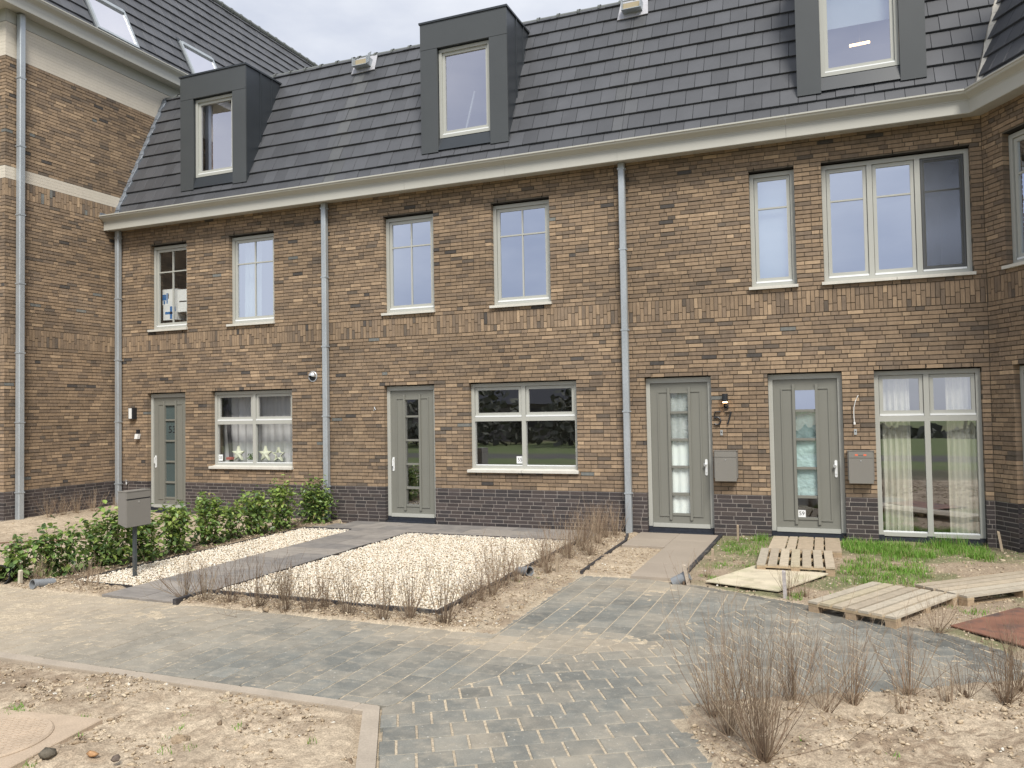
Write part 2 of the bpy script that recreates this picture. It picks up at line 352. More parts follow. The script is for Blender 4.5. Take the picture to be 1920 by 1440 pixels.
# ------------------------------------------------------------ windows and doors
def pane(mb, fr, a, b, o, z0, z1): mb.face([fr.p(a, o, z0), fr.p(b, o, z0), fr.p(b, o, z1), fr.p(a, o, z1)])
def ring(mb, fr, u0, u1, z0, z1, w_, o0, o1, col=None, mi=0, wt=None, wb=None):
    wt = wt or w_; wb = wb or w_
    fr.box(mb, u0, u0+w_, o0, o1, z0, z1, col, mi); fr.box(mb, u1-w_, u1, o0, o1, z0, z1, col, mi)
    fr.box(mb, u0+w_, u1-w_, o0, o1, z1-wt, z1, col, mi); fr.box(mb, u0+w_, u1-w_, o0, o1, z0, z0+wb, col, mi)
def window(house, fr, u0, u1, z0, z1, cols, rows, gl='glass', sill=True, base=False, name='window', label=None, screen=None, o=.095):
    """cols: pane boundaries as widths list; rows: list of (za, zb, sash, [muntin z], vertical muntin)"""
    f = MB(); zt = z1-.022; fw_ = .062
    zb = z0+(.055 if sill else .0)
    if base: zb = z0+.10
    fr.box(f, u0+.003, u0+fw_, o, o+.075, zb, zt); fr.box(f, u1-fw_, u1-.003, o, o+.075, zb, zt)
    fr.box(f, u0+fw_, u1-fw_, o, o+.075, zt-.058, zt); fr.box(f, u0+fw_, u1-fw_, o, o+.075, zb, zb+.05)
    a, b = u0+fw_, u1-fw_; n = len(cols); tot = b-a-.07*(n-1); x = a; panes = []
    for i, c in enumerate(cols):
        w_ = tot*c/sum(cols); panes.append((x, x+w_)); x += w_
        if i < n-1: fr.box(f, x, x+.07, o+.003, o+.075, zb+.05, zt-.058)
        x += .07
    rr = []
    for (za, zb_, sash, mz, mv) in rows: rr.append((za, zb_, sash, mz, mv))
    G = []
    for (pa, pb) in panes:
        for k, (za, zb_, sash, mz, mv) in enumerate(rr):
            if k: fr.box(f, pa, pb, o+.004, o+.072, rr[k-1][1], za)        # transom
            A, B, C_, D_ = pa, pb, za, zb_
            if sash:
                ring(f, fr, pa+.006, pb-.006, za+.03, zb_-.006, .048, o+.022, o+.066)
                fr.box(f, pa+.004, pb-.004, o+.004, o+.05, za+.004, za+.030, mi=1)
                A, B, C_, D_ = pa+.054, pb-.054, za+.078, zb_-.054
            else:
                fr.box(f, pa+.004, pb-.004, o+.018, o+.05, za+.002, za+.018, mi=1)
                C_ = za+.018
            for z in mz: fr.box(f, A, B, o+.026, o+.062, z-.012, z+.012)
            if mv: fr.box(f, (A+B)/2-.011, (A+B)/2+.011, o+.0262, o+.0618, C_, D_)
            G.append((A-.004, B+.004, C_-.004, D_+.004))
    wo = build(name, f, ['frame', 'alu'], house, label)
    for (A, B, C_, D_) in G:
        g = MB(); pane(g, fr, A, B, o+.044, C_, D_); build('glass', g, gl, wo)
    if screen is not None:
        pa, pb = panes[screen]; s = MB(); za, zb_ = rows[0][0], rows[0][1]
        ring(s, fr, pa+.006, pb-.006, za+.032, zb_-.008, .028, o+.004, o+.018)
        z = za+.06
        while z < zb_-.03: fr.box(s, pa+.034, pb-.034, o+.010, o+.0115, z, z+.005); z += .0125
        u = pa+.034
        while u < pb-.034: fr.box(s, u, u+.0025, o+.0075, o+.0095, za+.06, zb_-.036); u += .0125
        build('insect_screen', s, 'screen', wo)
    if sill:
        s = MB(); m_ = (u0+u1)/2; e1 = .03
        parts = [(u0-e1, u1+.02)] if u1-u0 < 1.5 else [(u0-e1, m_-.003), (m_+.003, u1+.02)]
        for a_, b_ in parts:
            P = fr.p; mbz = [P(a_, -.05, z0), P(b_, -.05, z0), P(b_, o+.02, z0+.01), P(a_, o+.02, z0+.01), P(a_, -.05, z0+.042), P(b_, -.05, z0+.042), P(b_, o+.02, z0+.062), P(a_, o+.02, z0+.062)]
            s.hexa(mbz)
        build('sill', s, 'sill', wo)
    if base:
        s = MB(); fr.box(s, u0+.003, u1-.003, o+.004, o+.09, z0, z0+.085)
        for uu in (u0+.003, (u0+u1)/2-.05, u1-.075): fr.box(s, uu, uu+.072 if uu != (u0+u1)/2-.05 else uu+.1, o-.004, o+.003, z0+.02, z0+.115)
        build('base_rail', s, 'threshold', wo)
    return wo
def text_mesh(txt, size, ext, place, matn, parent=None, name='number', label=None, org=None):
    c = D.curves.new('t', 'FONT'); c.body = txt; c.size = size; c.extrude = ext; c.align_x = 'CENTER'; c.align_y = 'CENTER'; c.resolution_u = 3
    o = D.objects.new('t', c); COL.objects.link(o); dg = bpy.context.evaluated_depsgraph_get(); dg.update()
    me = D.meshes.new_from_object(o.evaluated_get(dg)); D.objects.remove(o)
    mb = MB(); mb.v = [place(*v.co) for v in me.vertices]; mb.f = [tuple(p.vertices) for p in me.polygons]; mb.c = [None]*len(mb.f); mb.m = [0]*len(mb.f)
    return build(name, mb, matn, parent, label, org=org)
def door(house, u0, u1, handle_right, glz, paneglass, label=None):
    fr = FM; f = MB(); z1 = 2.43-.022; o = .095
    lf = MB(); a, b = u0+.068, u1-.068; oo = o+.022
    ga, gb = a+(b-a)*.345, a+(b-a)*.655
    zs = [(2.17, 1.89), (1.855, 1.47), (1.435, 1.05), (1.015, .635), (.595, .32)]
    # leaf built around the glass strip
    fr.box(lf, a, ga, oo, oo+.05, .10, z1-.078); fr.box(lf, gb, b, oo, oo+.05, .10, z1-.078)
    fr.box(lf, ga, gb, oo, oo+.05, zs[0][0], z1-.078); fr.box(lf, ga, gb, oo, oo+.05, .10, zs[-1][1])
    for (p, q) in zip(zs, zs[1:]): fr.box(lf, ga, gb, oo-.004, oo+.045, q[0], p[1])
    for x in (ga-.04, gb+.002): fr.box(lf, x, x+.038, oo-.024, oo-.001, .22, 2.26)
    zb, zt = .27, 2.205
    for (x0, x1) in ((a+.105, ga-.041), (gb+.041, b-.105)):
        left = x0 < ga-.1
        fr.box(lf, x0, x1, oo-.012, oo-.001, zt-.022, zt); fr.box(lf, x0, x1, oo-.012, oo-.001, zb, zb+.022)
        xe = x0 if left else x1-.022
        fr.box(lf, xe, xe+.022, oo-.0118, oo-.001, zb+.022, zt-.022)
    fr.box(lf, ga, gb, oo-.013, oo-.001, zs[0][0], zs[0][0]+.035); fr.box(lf, ga, gb, oo-.013, oo-.001, zs[-1][1]-.035, zs[-1][1])
    d = build('door', lf, 'door', house, label)
    fr.box(f, u0+.003, u0+.065, o, o+.08, .10, z1); fr.box(f, u1-.065, u1-.003, o, o+.08, .10, z1); fr.box(f, u0+.065, u1-.065, o, o+.08, z1-.075, z1)
    fr.box(f, a+.004, b-.004, oo-.03, oo-.002, .105, .165, mi=0)
    build('door_frame', f, ['frame'], d)
    t = MB(); fr.box(t, u0+.003, u1-.003, o+.002, o+.09, .0, .098); fr.box(t, u0+.003, u0+.07, o-.006, o+.002, .02, .115); fr.box(t, u1-.07, u1-.003, o-.006, o+.002, .02, .115)
    fr.box(t, u0+.01, u1-.01, -.02, o-.002, -.02, .035)
    build('threshold', t, 'threshold', d)
    for k, (p, q) in enumerate(zs):
        g = MB(); pane(g, fr, ga-.002, gb+.002, oo+.022, q-.002, p+.002)
        build('glass', g, paneglass[k] if isinstance(paneglass, list) else paneglass, d)
    h = MB(); hx = b-.045 if handle_right else a+.045
    pts = []
    for k in range(24):
        an = 2*math.pi*k/24; s_ = .105 if math.sin(an) > 0 else -.105
        pts.append((hx+.019*math.cos(an), 1.03+s_+.019*math.sin(an)))
    n = len(pts); k0 = len(h.v)
    for oz in (oo-.012, oo-.0005): h.v += [fr.p(x, oz, z) for x, z in pts]
    h.f.append(tuple(range(k0, k0+n))); h.f += [(k0+(i+1) % n, k0+i, k0+n+i, k0+n+(i+1) % n) for i in range(n)]; h.c += [None]*(n+1); h.m += [0]*(n+1)
    s_ = -1 if handle_right else 1
    if handle_right: h.tube([fr.p(hx-.004, oo-.012, 1.075), fr.p(hx-.006, oo-.045, 1.075), fr.p(hx-.02, oo-.06, 1.072)], [.013, .02, .026], 12)
    else:
        h.tube([fr.p(hx, oo-.012, 1.12), fr.p(hx+.004, oo-.05, 1.11), fr.p(hx+.004, oo-.05, 1.0), fr.p(hx, oo-.012, .98)], .009, 8)
    h.tube([fr.p(hx, oo-.012, .96), fr.p(hx, oo-.018, .96)], .011, 10)
    build('handle', h, 'alu', d)
    return d
# ------------------------------------------------------------ shared house pieces
def gutter(house, fr, u0, u1, miter0=0, miter1=0, z=0., cap0=False):
    pf = [(.0, 5.825), (.293, 5.787), (.297, 5.783), (.303, 5.79), (.303, 5.955), (.309, 5.958), (.309, 5.972), (.318, 5.978), (.335, 5.99), (.362, 6.005), (.392, 6.018), (.402, 6.026), (.41, 6.05), (.424, 6.056), (.424, 6.078), (.404, 6.078), (.39, 6.03), (.30, 6.01), (.13, 6.0), (.11, 6.16), (.0, 6.16)]
    g = MB(); n = len(pf)
    xs = [u0]
    seg = 2.6; k = math.ceil((u1-u0)/seg)
    for i in range(k):
        a = u0+(u1-u0)*i/k+(.0015 if i else 0); b = u0+(u1-u0)*(i+1)/k-(.0015 if i < k-1 else 0); q = len(g.v)
        for (uu, mt) in ((a, miter0 if i == 0 else 0), (b, miter1 if i == k-1 else 0)):
            for (o, zz) in pf: g.v.append(fr.p(uu+mt*o, -o, zz+z))
        for j in range(n-1):
            g.f.append((q+j, q+j+1, q+n+j+1, q+n+j)); g.c.append(None); g.m.append(1 if 15 <= j <= 18 else 0)
        for e_ in (0, 1): g.f.append(tuple(q+n*e_+j for j in range(n))); g.c.append(None); g.m.append(0)
    return build('gutter', g, ['gutter', 'trough'], house)
def downpipe(house, fr, u, z0, z1, o=-.085, s=.10, marks=()):
    m = MB(); h = s/2; P = fr.p
    pts = [(-h+.012, -h), (h-.012, -h), (h, -h+.012), (h, h-.012), (h-.012, h), (-h+.012, h), (-h, h-.012), (-h, -h+.012)]
    k = len(m.v)
    for z in (z0, z1): m.v += [P(u+a, o+b, z) for a, b in pts]
    for i in range(8): j = (i+1) % 8; m.f.append((k+i, k+j, k+8+j, k+8+i)); m.c.append(None); m.m.append(0)
    z = z0+.62
    while z < z1:
        fr.box(m, u-h-.007, u+h+.007, o-h-.005, o+h+.004, z, z+.022); fr.box(m, u-.012, u+.012, o+h, .0, z, z+.02)
        fr.box(m, u+h+.006, u+h+.022, o-.01, o+.01, z+.004, z+.018)
        z += 1.27
    return build('downpipe', m, 'zinc', house)
def interior(house, x0, x1, y1=4.2, front=.33, extra=()):
    m = MB()
    for (za, zb) in ((-.02, 2.62), (2.95, 5.75), (6.05, 8.75)):
        yf = front if za < 6 else .62
        yt = yf if za < 6 else 1.35
        if za > 6: yf = .12
        F_ = [((x0, yf, za), (x1, yf, za), (x1, y1, za), (x0, y1, za)), ((x0, yt, zb), (x0, y1, zb), (x1, y1, zb), (x1, yt, zb)), ((x0, y1, za), (x1, y1, za), (x1, y1, zb), (x0, y1, zb)),
              ((x0, yf, za), (x0, y1, za), (x0, y1, zb), (x0, yt, zb)), ((x1, yf, za), (x1, yt, zb), (x1, y1, zb), (x1, y1, za))]
        for i, q in enumerate(F_): m.face(list(q), mi=1 if i == 0 else 0)
    return build('interior', m, ['plaster', 'floor'], house)
def roof_part(house, x0, x1, clips=(), ridge_x1=None, hole=None):
    t = MB(); rp = lambda x, z: (x, -.02+(z-6.15)*.4592, z); h0, h1 = hole
    for q in ([(x0, 6.15), (h0, 6.15), (h0, 9.09), (x0, 9.09)], [(h0, 6.15), (h1, 6.15), (h1, 6.72), (h0, 6.72)], [(h0, 8.78), (h1, 8.78), (h1, 9.09), (h0, 9.09)], [(h1, 6.15), (x1 if not clips else BX, 6.15), (x1 if not clips else 2.72, 9.09), (h1, 9.09)]):
        t.face([rp(*k) for k in q], (.03, .03, .03))
    tiles(t, (0, -.085, 6.0), (1, 0, 0), (0, SC_, SS), (0, -SS, SC_), x0, x1, 3.38, list(clips), v0=.085, holes=[hole])
    r = build('roof', t, 'tile', house)
    g = MB(); re_ = ridge_x1 or x1; x = x0; k = 0
    while x < re_-.01:
        b = min(x+.385, re_); R = [(x, .082), (b-.05, .076), (b-.05, .100), (b, .100)]
        for (xa, ra), (xb, rb) in zip(R, R[1:]):
            n = 8; q = len(g.v)
            for (xx, rr) in ((xa, ra), (xb, rb)):
                for j in range(n+1):
                    an = -.25+(math.pi+.5)*j/n; g.v.append((xx, 1.37-math.cos(an)*rr*1.1, 9.085+math.sin(an)*rr*.8))
            for j in range(n): g.f.append((q+j, q+j+1, q+n+2+j, q+n+1+j)); g.c.append(None); g.m.append(0)
        x = b
    g.box(x0, re_, 1.36, 1.40, 9.0, 9.10); g.box(x0, re_, 1.40, 9, 8.98, 9.05)
    build('ridge_cap', g, 'ridge', r, smooth=False)
    return r
def dormer(house, xc, wd, fr=FM, base_o=0., label=None):
    """box dormer: front at o=.145, 6.52..8.85"""
    m = MB(); a, b = xc-wd/2, xc+wd/2; of = .085; P = .33
    bx = lambda *q, mi=0: fr.box(m, *q[:6], mi=mi)
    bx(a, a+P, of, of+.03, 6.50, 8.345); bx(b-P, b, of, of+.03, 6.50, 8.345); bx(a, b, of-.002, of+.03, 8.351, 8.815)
    # pillar bodies and cheeks
    for (c, d) in ((a+.006, a+.06), (b-.06, b-.006)):
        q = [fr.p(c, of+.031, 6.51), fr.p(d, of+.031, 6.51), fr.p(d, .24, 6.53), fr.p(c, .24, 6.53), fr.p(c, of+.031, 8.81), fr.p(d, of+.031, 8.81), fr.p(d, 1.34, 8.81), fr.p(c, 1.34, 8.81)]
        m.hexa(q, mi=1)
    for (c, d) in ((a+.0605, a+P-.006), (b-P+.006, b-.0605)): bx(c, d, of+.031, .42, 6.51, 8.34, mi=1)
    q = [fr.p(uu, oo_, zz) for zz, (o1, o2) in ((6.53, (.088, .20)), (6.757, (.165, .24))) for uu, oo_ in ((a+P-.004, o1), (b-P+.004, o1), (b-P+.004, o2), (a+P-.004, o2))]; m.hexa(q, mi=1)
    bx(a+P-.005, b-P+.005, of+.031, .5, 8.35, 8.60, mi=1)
    for o in (.52, .86):
        zb = 6.2+o*2.183-.05
        for (c, d) in ((a-.012, a+.007), (b-.007, b+.012)): bx(c, d, o, o+.022, zb, 8.81, mi=1)
    # top cap
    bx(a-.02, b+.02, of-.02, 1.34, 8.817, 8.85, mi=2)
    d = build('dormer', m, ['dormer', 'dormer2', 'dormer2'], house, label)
    f = MB(); u0, u1 = a+P, b-P; o = .185; z0, z1 = 6.757, 8.335
    ring(f, fr, u0+.002, u1-.002, z0, z1, .055, o-.03, o+.06); ring(f, fr, u0+.058, u1-.058, z0+.075, z1-.058, .05, o, o+.05)
    fr.box(f, u0+.058, u1-.058, o-.02, o+.05, z0+.055, z0+.074, mi=1)
    build('window_frame', f, ['frame', 'alu'], d)
    g = MB(); pane(g, fr, u0+.105, u1-.105, o+.027, z0+.12, z1-.105); build('glass', g, 'glassdorm', d)
    return d
def roofvent(house, x, lid):
    m = MB(); y = 1.0; z0 = 8.80
    m.box(x-.17, x-.155, y-.02, y+.5, z0, z0+.17); m.box(x+.155, x+.17, y-.02, y+.5, z0, z0+.17); m.box(x-.155, x+.155, y-.02, y+.5, z0, z0+.012); m.box(x-.155, x+.155, y+.1, y+.5, z0+.158, z0+.17)
    m.box(x-.154, x+.154, y+.09, y+.12, z0+.013, z0+.157, mi=1)
    if lid: m.obox((x+.155, y-.02, z0), (.10, -.05, -.0), (0, .012, 0), (.05, .0, .19))
    fm = lambda u, v, w: (u, -.02+v*SC_-w*SS, 6.15+v*SS+w*SC_)
    m.slab([(x-.27, 2.78), (x+.27, 2.80), (x+.24, 3.2), (x-.24, 3.2)], fm, .046, .03, mi=2)
    return build('roof_vent', m, ['zinc', 'duct', 'tape'], house)
# ============================================================ HOUSES
S_TOP, G_TOP = 5.445, 2.43
UZ, PZ, B0, B1 = 3.67, .633, 3.287, 3.612
def facade(house, x0, x1, ops, edge=(False, False)):
    b = MB()
    brickrows(b, FM, x0, x1, PZ, B0, 43, ops, bcol, edge=edge); soldier(b, FM, x0, x1, B0, B1, ops, bcol)
    brickrows(b, FM, x0, x1, B1, 5.84, 36, ops, bcol, edge=edge); backing(b, FM, x0, x1+(.03 if x1 > 1 else 0), PZ, 5.84, ops, MORT)
    for (a, b_, c, d_) in ops:                  # small open weep joints above and below the openings
        for q in ((.12, .88) if b_-a < 1.2 else (.06, .5, .93)):
            FM.box(b, a+(b_-a)*q-.004, a+(b_-a)*q+.004, -.0035, .01, d_+.006, d_+.056, (.012, .011, .01))
            if c > 0: FM.box(b, a+(b_-a)*q-.004, a+(b_-a)*q+.004, -.0035, .01, c-.058, c-.010, (.02, .018, .016))
    build('brick_wall', b, 'brick', house)
    for (a, b_, l_, r_) in cut(x0, x1, .3, ops):
        p = MB(); o2 = [o for o in ops if o[2] < 0]; brickrows(p, FM, a, b_, -.117, PZ, 12, [], dcol, joint=.0115, jl=.010, wild=False, edge=(l_, r_)); backing(p, FM, a, b_+(.03 if b_ > 1.9 else 0), -.3, PZ, [], DMORT)
        for (f_, u_, s_) in ((l_, a, .004), (r_, b_, -.004)):
            if f_: p.face([FM.p(u_+s_, .0085, -.3), FM.p(u_+s_, .0085, PZ), FM.p(u_+s_, .34, PZ), FM.p(u_+s_, .34, -.3)], DMORT)
        build('plinth', p, 'plinth', house)
UP = [(3.775, 5.365, True, [4.895], True)]; UP1 = [(3.775, 5.365, True, [4.895], False)]
LOW = [(1.02, 1.77, False, [], False), (1.835, 2.35, True, [], False)]
# ---- house 53
h53 = thing('terraced_house', 'brick terraced house with door 53 and pale stars in its ground floor window', 'house', (-11.3, 0, 0), 'terraced houses in the row')
X0, X1 = -13.86, -8.68
o53 = [(-12.91, -11.95, UZ, S_TOP), (-10.89, -9.81, UZ, S_TOP), (-13.0, -12.0, -1, G_TOP), (-11.34, -9.42, .915, G_TOP)]
facade(h53, X0, X1, o53); roof_part(h53, X0+.03, X1, hole=(-12.14, -10.57)); gutter(h53, FM, X0+.004, X1-.002); interior(h53, X0+.1, X1-.1)
window(h53, FM, -12.91, -11.95, UZ, S_TOP, [1], UP, gl='glassclear'); window(h53, FM, -10.89, -9.81, UZ, S_TOP, [1], UP)
window(h53, FM, -11.34, -9.42, .915, G_TOP, [1, 1], LOW, gl='glassclear')
d = door(h53, -13.0, -12.0, False, None, 'frosted')
text_mesh('53', .20, .001, lambda x, y, z: (-12.475+x, .1345-z, 1.675+y), 'black', d, 'door_number')
downpipe(h53, FM, -13.70, -.05, 5.80)
dormer(h53, -11.356, 1.655)
lv = MB(); ft = lambda u, v, w_: (u, -.02+v*SC_-w_*SS, 6.12+v*SS+w_*SC_)
for k in range(26):
    v0 = k*.125; a = .10+.03*math.sin(k*2.1); c = .10+.03*math.sin(k*2.1+2.1); lv.slab([(X0+.003, v0), (X0+a, v0), (X0+c, v0+.125), (X0+.003, v0+.125)], ft, .062+.008*(k % 2), .0, bev=.006)
lv.box(X0+.003, X0+.03, -.40, -.02, 6.08, 6.14)
build('lead_flashing', lv, 'lead', h53)
# ---- house 55
h55 = thing('terraced_house', 'middle brick terraced house behind the large gravel bed, with one front door', 'house', (-5.9, 0, 0), 'terraced houses in the row')
o55 = [(-7.41, -6.405, UZ, S_TOP), (-5.31, -4.265, UZ, S_TOP), (-7.43, -6.43, -1, G_TOP), (-5.77, -3.86, .915, G_TOP)]
facade(h55, -8.68, -3.03, o55); roof_part(h55, -8.68, -3.03, hole=(-6.61, -5.05)); gutter(h55, FM, -8.68, -3.03); interior(h55, -8.58, -3.13)
window(h55, FM, -7.41, -6.405, UZ, S_TOP, [1], UP); window(h55, FM, -5.31, -4.265, UZ, S_TOP, [1], UP)
window(h55, FM, -5.77, -3.86, .915, G_TOP, [1, 1], LOW, gl='glasslow')
door(h55, -7.43, -6.43, False, None, 'glasslow'); downpipe(h55, FM, -8.60, .0, 5.80); dormer(h55, -5.829, 1.66)
roofvent(h55, -8.50, True); roofvent(h55, -3.06, False)
# ---- house 57/59 with bay
h57 = thing('terraced_house', 'brick terraced house with doors 57 and 59 and the angled bay', 'house', (-.5, 0, 0), 'terraced houses in the row')
o57 = [(-1.11, -.47, UZ, S_TOP), (-.10, 1.785, UZ, S_TOP), (-2.75, -1.735, -1, G_TOP), (-.92, .095, -1, G_TOP), (.51, 1.83, -1, G_TOP)]
facade(h57, -3.03, BX, o57)
window(h57, FM, -1.11, -.47, UZ, S_TOP, [1], UP1); window(h57, FM, -.10, 1.785, UZ, S_TOP, [1, 1, 1], UP1, screen=2)
window(h57, FM, .51, 1.83, .0, G_TOP, [1, 1], [(.15, 1.70, False, [], False), (1.775, 2.35, True, [], False)], gl='glasslow', sill=False, base=True)
door(h57, -2.75, -1.735, True, None, ['glasslow', 'glasslow', 'glassclear', 'glassclear', 'glassclear']); door(h57, -.92, .095, True, None, ['glass', 'glasslow', 'glassclear', 'glassclear', 'glassclear'])
downpipe(h57, FM, -3.02, .0, 5.80); dormer(h57, .460, 1.705)
interior(h57, -2.9, BX-.05)
# main roof clipped at the valley; (u=x, v along slope from (0,-.085,6.0))
vt = 3.26; xa, xb = BX-.035-.04, BX+.76
roof_part(h57, -3.03, 3.2, clips=[(1, -(xb-xa)/vt, xa-.06)], ridge_x1=2.66, hole=(-.35, 1.27))
# bay: wall turned 60 degrees towards the street, then a front wall
LB = 2.5
ob = [(.36, 1.62, UZ, S_TOP), (.40, 1.66, -1, G_TOP)]
bb = MB(); brickrows(bb, FB, 0, LB, PZ, B0, 43, ob, bcol, edge=(False, True)); soldier(bb, FB, .01, LB, B0, B1, ob, bcol); brickrows(bb, FB, 0, LB, B1, 5.84, 36, ob, bcol, edge=(False, True)); backing(bb, FB, -.03, LB, PZ, 5.84, ob, MORT)
FB2 = Fr(BX+.5*LB, -.8660254*LB, 1, 0)
brickrows(bb, FB2, 0, 3, PZ, B0, 43, [], bcol); soldier(bb, FB2, 0, 3, B0, B1, [], bcol); brickrows(bb, FB2, 0, 3, B1, 5.84, 36, [], bcol); backing(bb, FB2, 0, 3, PZ, 5.84, [], MORT)
bayw = build('bay_wall', bb, 'brick', h57)
pb = MB(); brickrows(pb, FB, 0, .40, -.117, PZ, 12, [], dcol, joint=.0115, jl=.010, wild=False, edge=(False, True)); backing(pb, FB, 0, .40, -.3, PZ, [], DMORT); build('plinth', pb, 'plinth', h57)
pb = MB(); brickrows(pb, FB, 1.66, LB, -.117, PZ, 12, [], dcol, joint=.0115, jl=.010, wild=False, edge=(True, True)); backing(pb, FB, 1.66, LB, -.3, PZ, [], DMORT)
build('plinth', pb, 'plinth', h57); pb = MB(); brickrows(pb, FB2, 0, 3, -.117, PZ, 12, [], dcol, joint=.0115, jl=.010, wild=False); backing(pb, FB2, 0, 3, -.3, PZ, [], DMORT); build('plinth', pb, 'plinth', h57)
window(h57, FB, .36, 1.62, UZ, S_TOP, [1, 1], UP1); window(h57, FB, .40, 1.66, .0, G_TOP, [1, 1], [(.15, 1.70, False, [], False), (1.775, 2.35, True, [], False)], gl='glasslow', sill=False, base=True)
gutter(h57, FM, -3.028, BX, miter1=-.57735); gutter(h57, FB, 0, LB, miter0=.57735, miter1=.57735); gutter(h57, FB2, 0, 3, miter0=-.57735)
rb = MB(); upb = (.8660254*SC_, .5*SC_, SS); nrb = Vector((.5, -.8660254, 0)).cross(Vector(upb))
tiles(rb, FB.p(0, -.085, 6.0), (.5, -.8660254, 0), upb, nrb, -1.2, LB+.2, 3.38, [(-1, -.2402, -.03), (1, .2402, LB+.04)], v0=.085)
rb.face([FB.p(-.01, -.02, 6.15), FB.p(LB, -.02, 6.15), FB.p(LB-.76, 1.33, 9.09), FB.p(-.76, 1.33, 9.09)], (.03, .03, .03))
rb2 = FB2; tiles(rb, FB2.p(0, -.085, 6.0), (1, 0, 0), (0, SC_, SS), (0, -SS, SC_), -.1, 3.6, 3.38, [(-1, .2402, .03)], v0=.085)
rb.face([FB2.p(0, -.02, 6.15), FB2.p(3, -.02, 6.15), FB2.p(3, 1.33, 9.09), FB2.p(.76, 1.33, 9.09)], (.03, .03, .03))
rb.face([FB.p(-.76, 1.33, 9.08), FB.p(LB-.76, 1.33, 9.08), FB2.p(3, 1.33, 9.08), (6, 5, 9.08), (3, 5, 9.08)], (.03, .03, .03))
build('bay_roof', rb, 'tile', h57)
vl = MB(); A0, A1 = Vector((BX-.005, -.01, 6.10)), Vector((2.70, 1.33, 9.12)); dv = (A1-A0); nn_ = Vector((.5, -.866, .35)).normalized()
side = dv.cross(Vector((-.5, -.9, .6))).normalized()
for k in range(14):
    p0 = A0+dv*(k/14); p1 = A0+dv*((k+1)/14); wa = .052+.012*math.sin(k*1.9); wb = .052+.012*math.sin(k*1.9+1.9); nv = Vector((-.42, -.76, .5)).normalized()*.055
    vl.hexa([tuple(p) for p in (p0-side*wa, p0+side*wa, p1+side*wb, p1-side*wb, p0-side*wa+nv, p0+side*wa+nv*1.1, p1+side*wb+nv, p1-side*wb+nv)])
build('valley_flashing', vl, 'valley', h57)
dormer(h57, 1.66, 1.6, fr=FB)
# ---- taller building on the left
lb = thing('corner_building', 'taller brick building at left with cream painted bands and two skylights', 'building', (-16, 0, 0))
YL = 7.0
verge = lambda p, q, z: (p, q if z < 6.15 else min(q, (z-6.2)/2.183+.03 if z < 9.1 else q))
def lcol(u, z): c = bcol(u, z); return tuple(x*1.08 for x in c)
lw = MB(); CW = (1, 1, 1)
for fr, a, b, ed in ((FL, -2.41, .0, (True, False)), (FLF, -8.0, 0, (False, False))):
    top = YL if fr is FL else b
    brickrows(lw, fr, a, b, PZ, B0, 43, [], lcol, edge=ed); soldier(lw, fr, a, b, B0, B1, [], lcol); brickrows(lw, fr, a, b, B1, 6.017, 39, [], lcol, edge=ed)
    soldier(lw, fr, a, .2 if fr is FL else b, 6.017, 6.337, [], lcol)
    brickrows(lw, fr, a, 1.4 if fr is FL else b, 6.566, 8.6, 33, [], lcol, edge=ed)
    backing(lw, fr, a, top, PZ, 9.3, [], MORT)
build('brick_wall', lw, 'brick', lb)
lp = MB(); cb = MB()
for fr, a, b, ed in ((FL, -2.41, .0, (True, False)), (FLF, -8.0, 0, (False, False))):
    brickrows(lp, fr, a, b, -.117, PZ, 12, [], dcol, joint=.0115, jl=.010, wild=False, edge=ed); backing(lp, fr, a, b, -.3, PZ, [], DMORT)
    e2 = 1.4 if fr is FL else b
    for (za_, n_, ee) in ((6.337, 4, e2), (8.6, 10, YL if fr is FL else b)):
        for i in range(n_): fr.box(cb, a, ee, .0+random.gauss(0, .0008), .06, za_+i*.0601*(1.048 if n_ == 10 else .953)+.0012, za_+(i+1)*.0601*(1.048 if n_ == 10 else .953)-.0012)
    fr.box(cb, a-(.0 if fr is FL else 0), YL if fr is FL else b, -.006, .012, 9.236, 9.475, mi=1)
    fr.box(cb, a+.01, e2-.01, .004, .05, 6.34, 6.56); fr.box(cb, a+.01, (YL if fr is FL else b)-.01, .004, .05, 8.602, 9.225)
build('plinth', lp, 'plinth', lb); build('painted_band', cb, ['cream', 'frame'], lb)
GZ = 9.44-5.80
g1 = gutter(lb, FL, -2.41, YL, miter0=-1, z=GZ); gutter(lb, FLF, -8.0, 0, miter1=1, z=GZ)
downpipe(lb, FL, -2.17, -.02, 9.42, o=-.082, s=.11)
LR = math.radians(64); cL, sL = math.cos(LR), math.sin(LR); LV = 3.95
lr = MB(); t0 = Vector((-13.55, 0, 9.62))
tiles(lr, t0, (0, 1, 0), (-cL, 0, sL), (sL, 0, cL), -2.75, YL+5, LV, [(-1, cL, 2.72)], p=.315)
tiles(lr, (-13.55, -2.72, 9.62), (1, 0, 0), (0, cL, sL), (0, -sL, cL), -3.6, .02, LV, [(1, cL, .0)], p=.315)
c_ = lambda u, v, w_=0: tuple(t0+Vector((0, 1, 0))*u+Vector((-cL, 0, sL))*v+Vector((sL, 0, cL))*w_)
lr.face([c_(-2.7, 0), c_(YL+5, 0), c_(YL+5, LV), c_(-2.7+cL*LV, LV)], (.03, .03, .03))
lroof = build('roof', lr, 'tile', lb)
rg = MB(); y = -1.0
while y < YL+5:
    rg.tube([c_(y, LV-.02, .03), c_(y+.33, LV-.02, .03)], [.075, .068], 8); rg.tube([c_(y+.33, LV-.02, .03), c_(y+.38, LV-.02, .03)], .088, 8); y += .38
rg.tube([c_(-2.72, 0, .03), c_(-2.72+cL*LV, LV, .03)], .07, 8)
build('ridge_cap', rg, 'ridge', lroof)
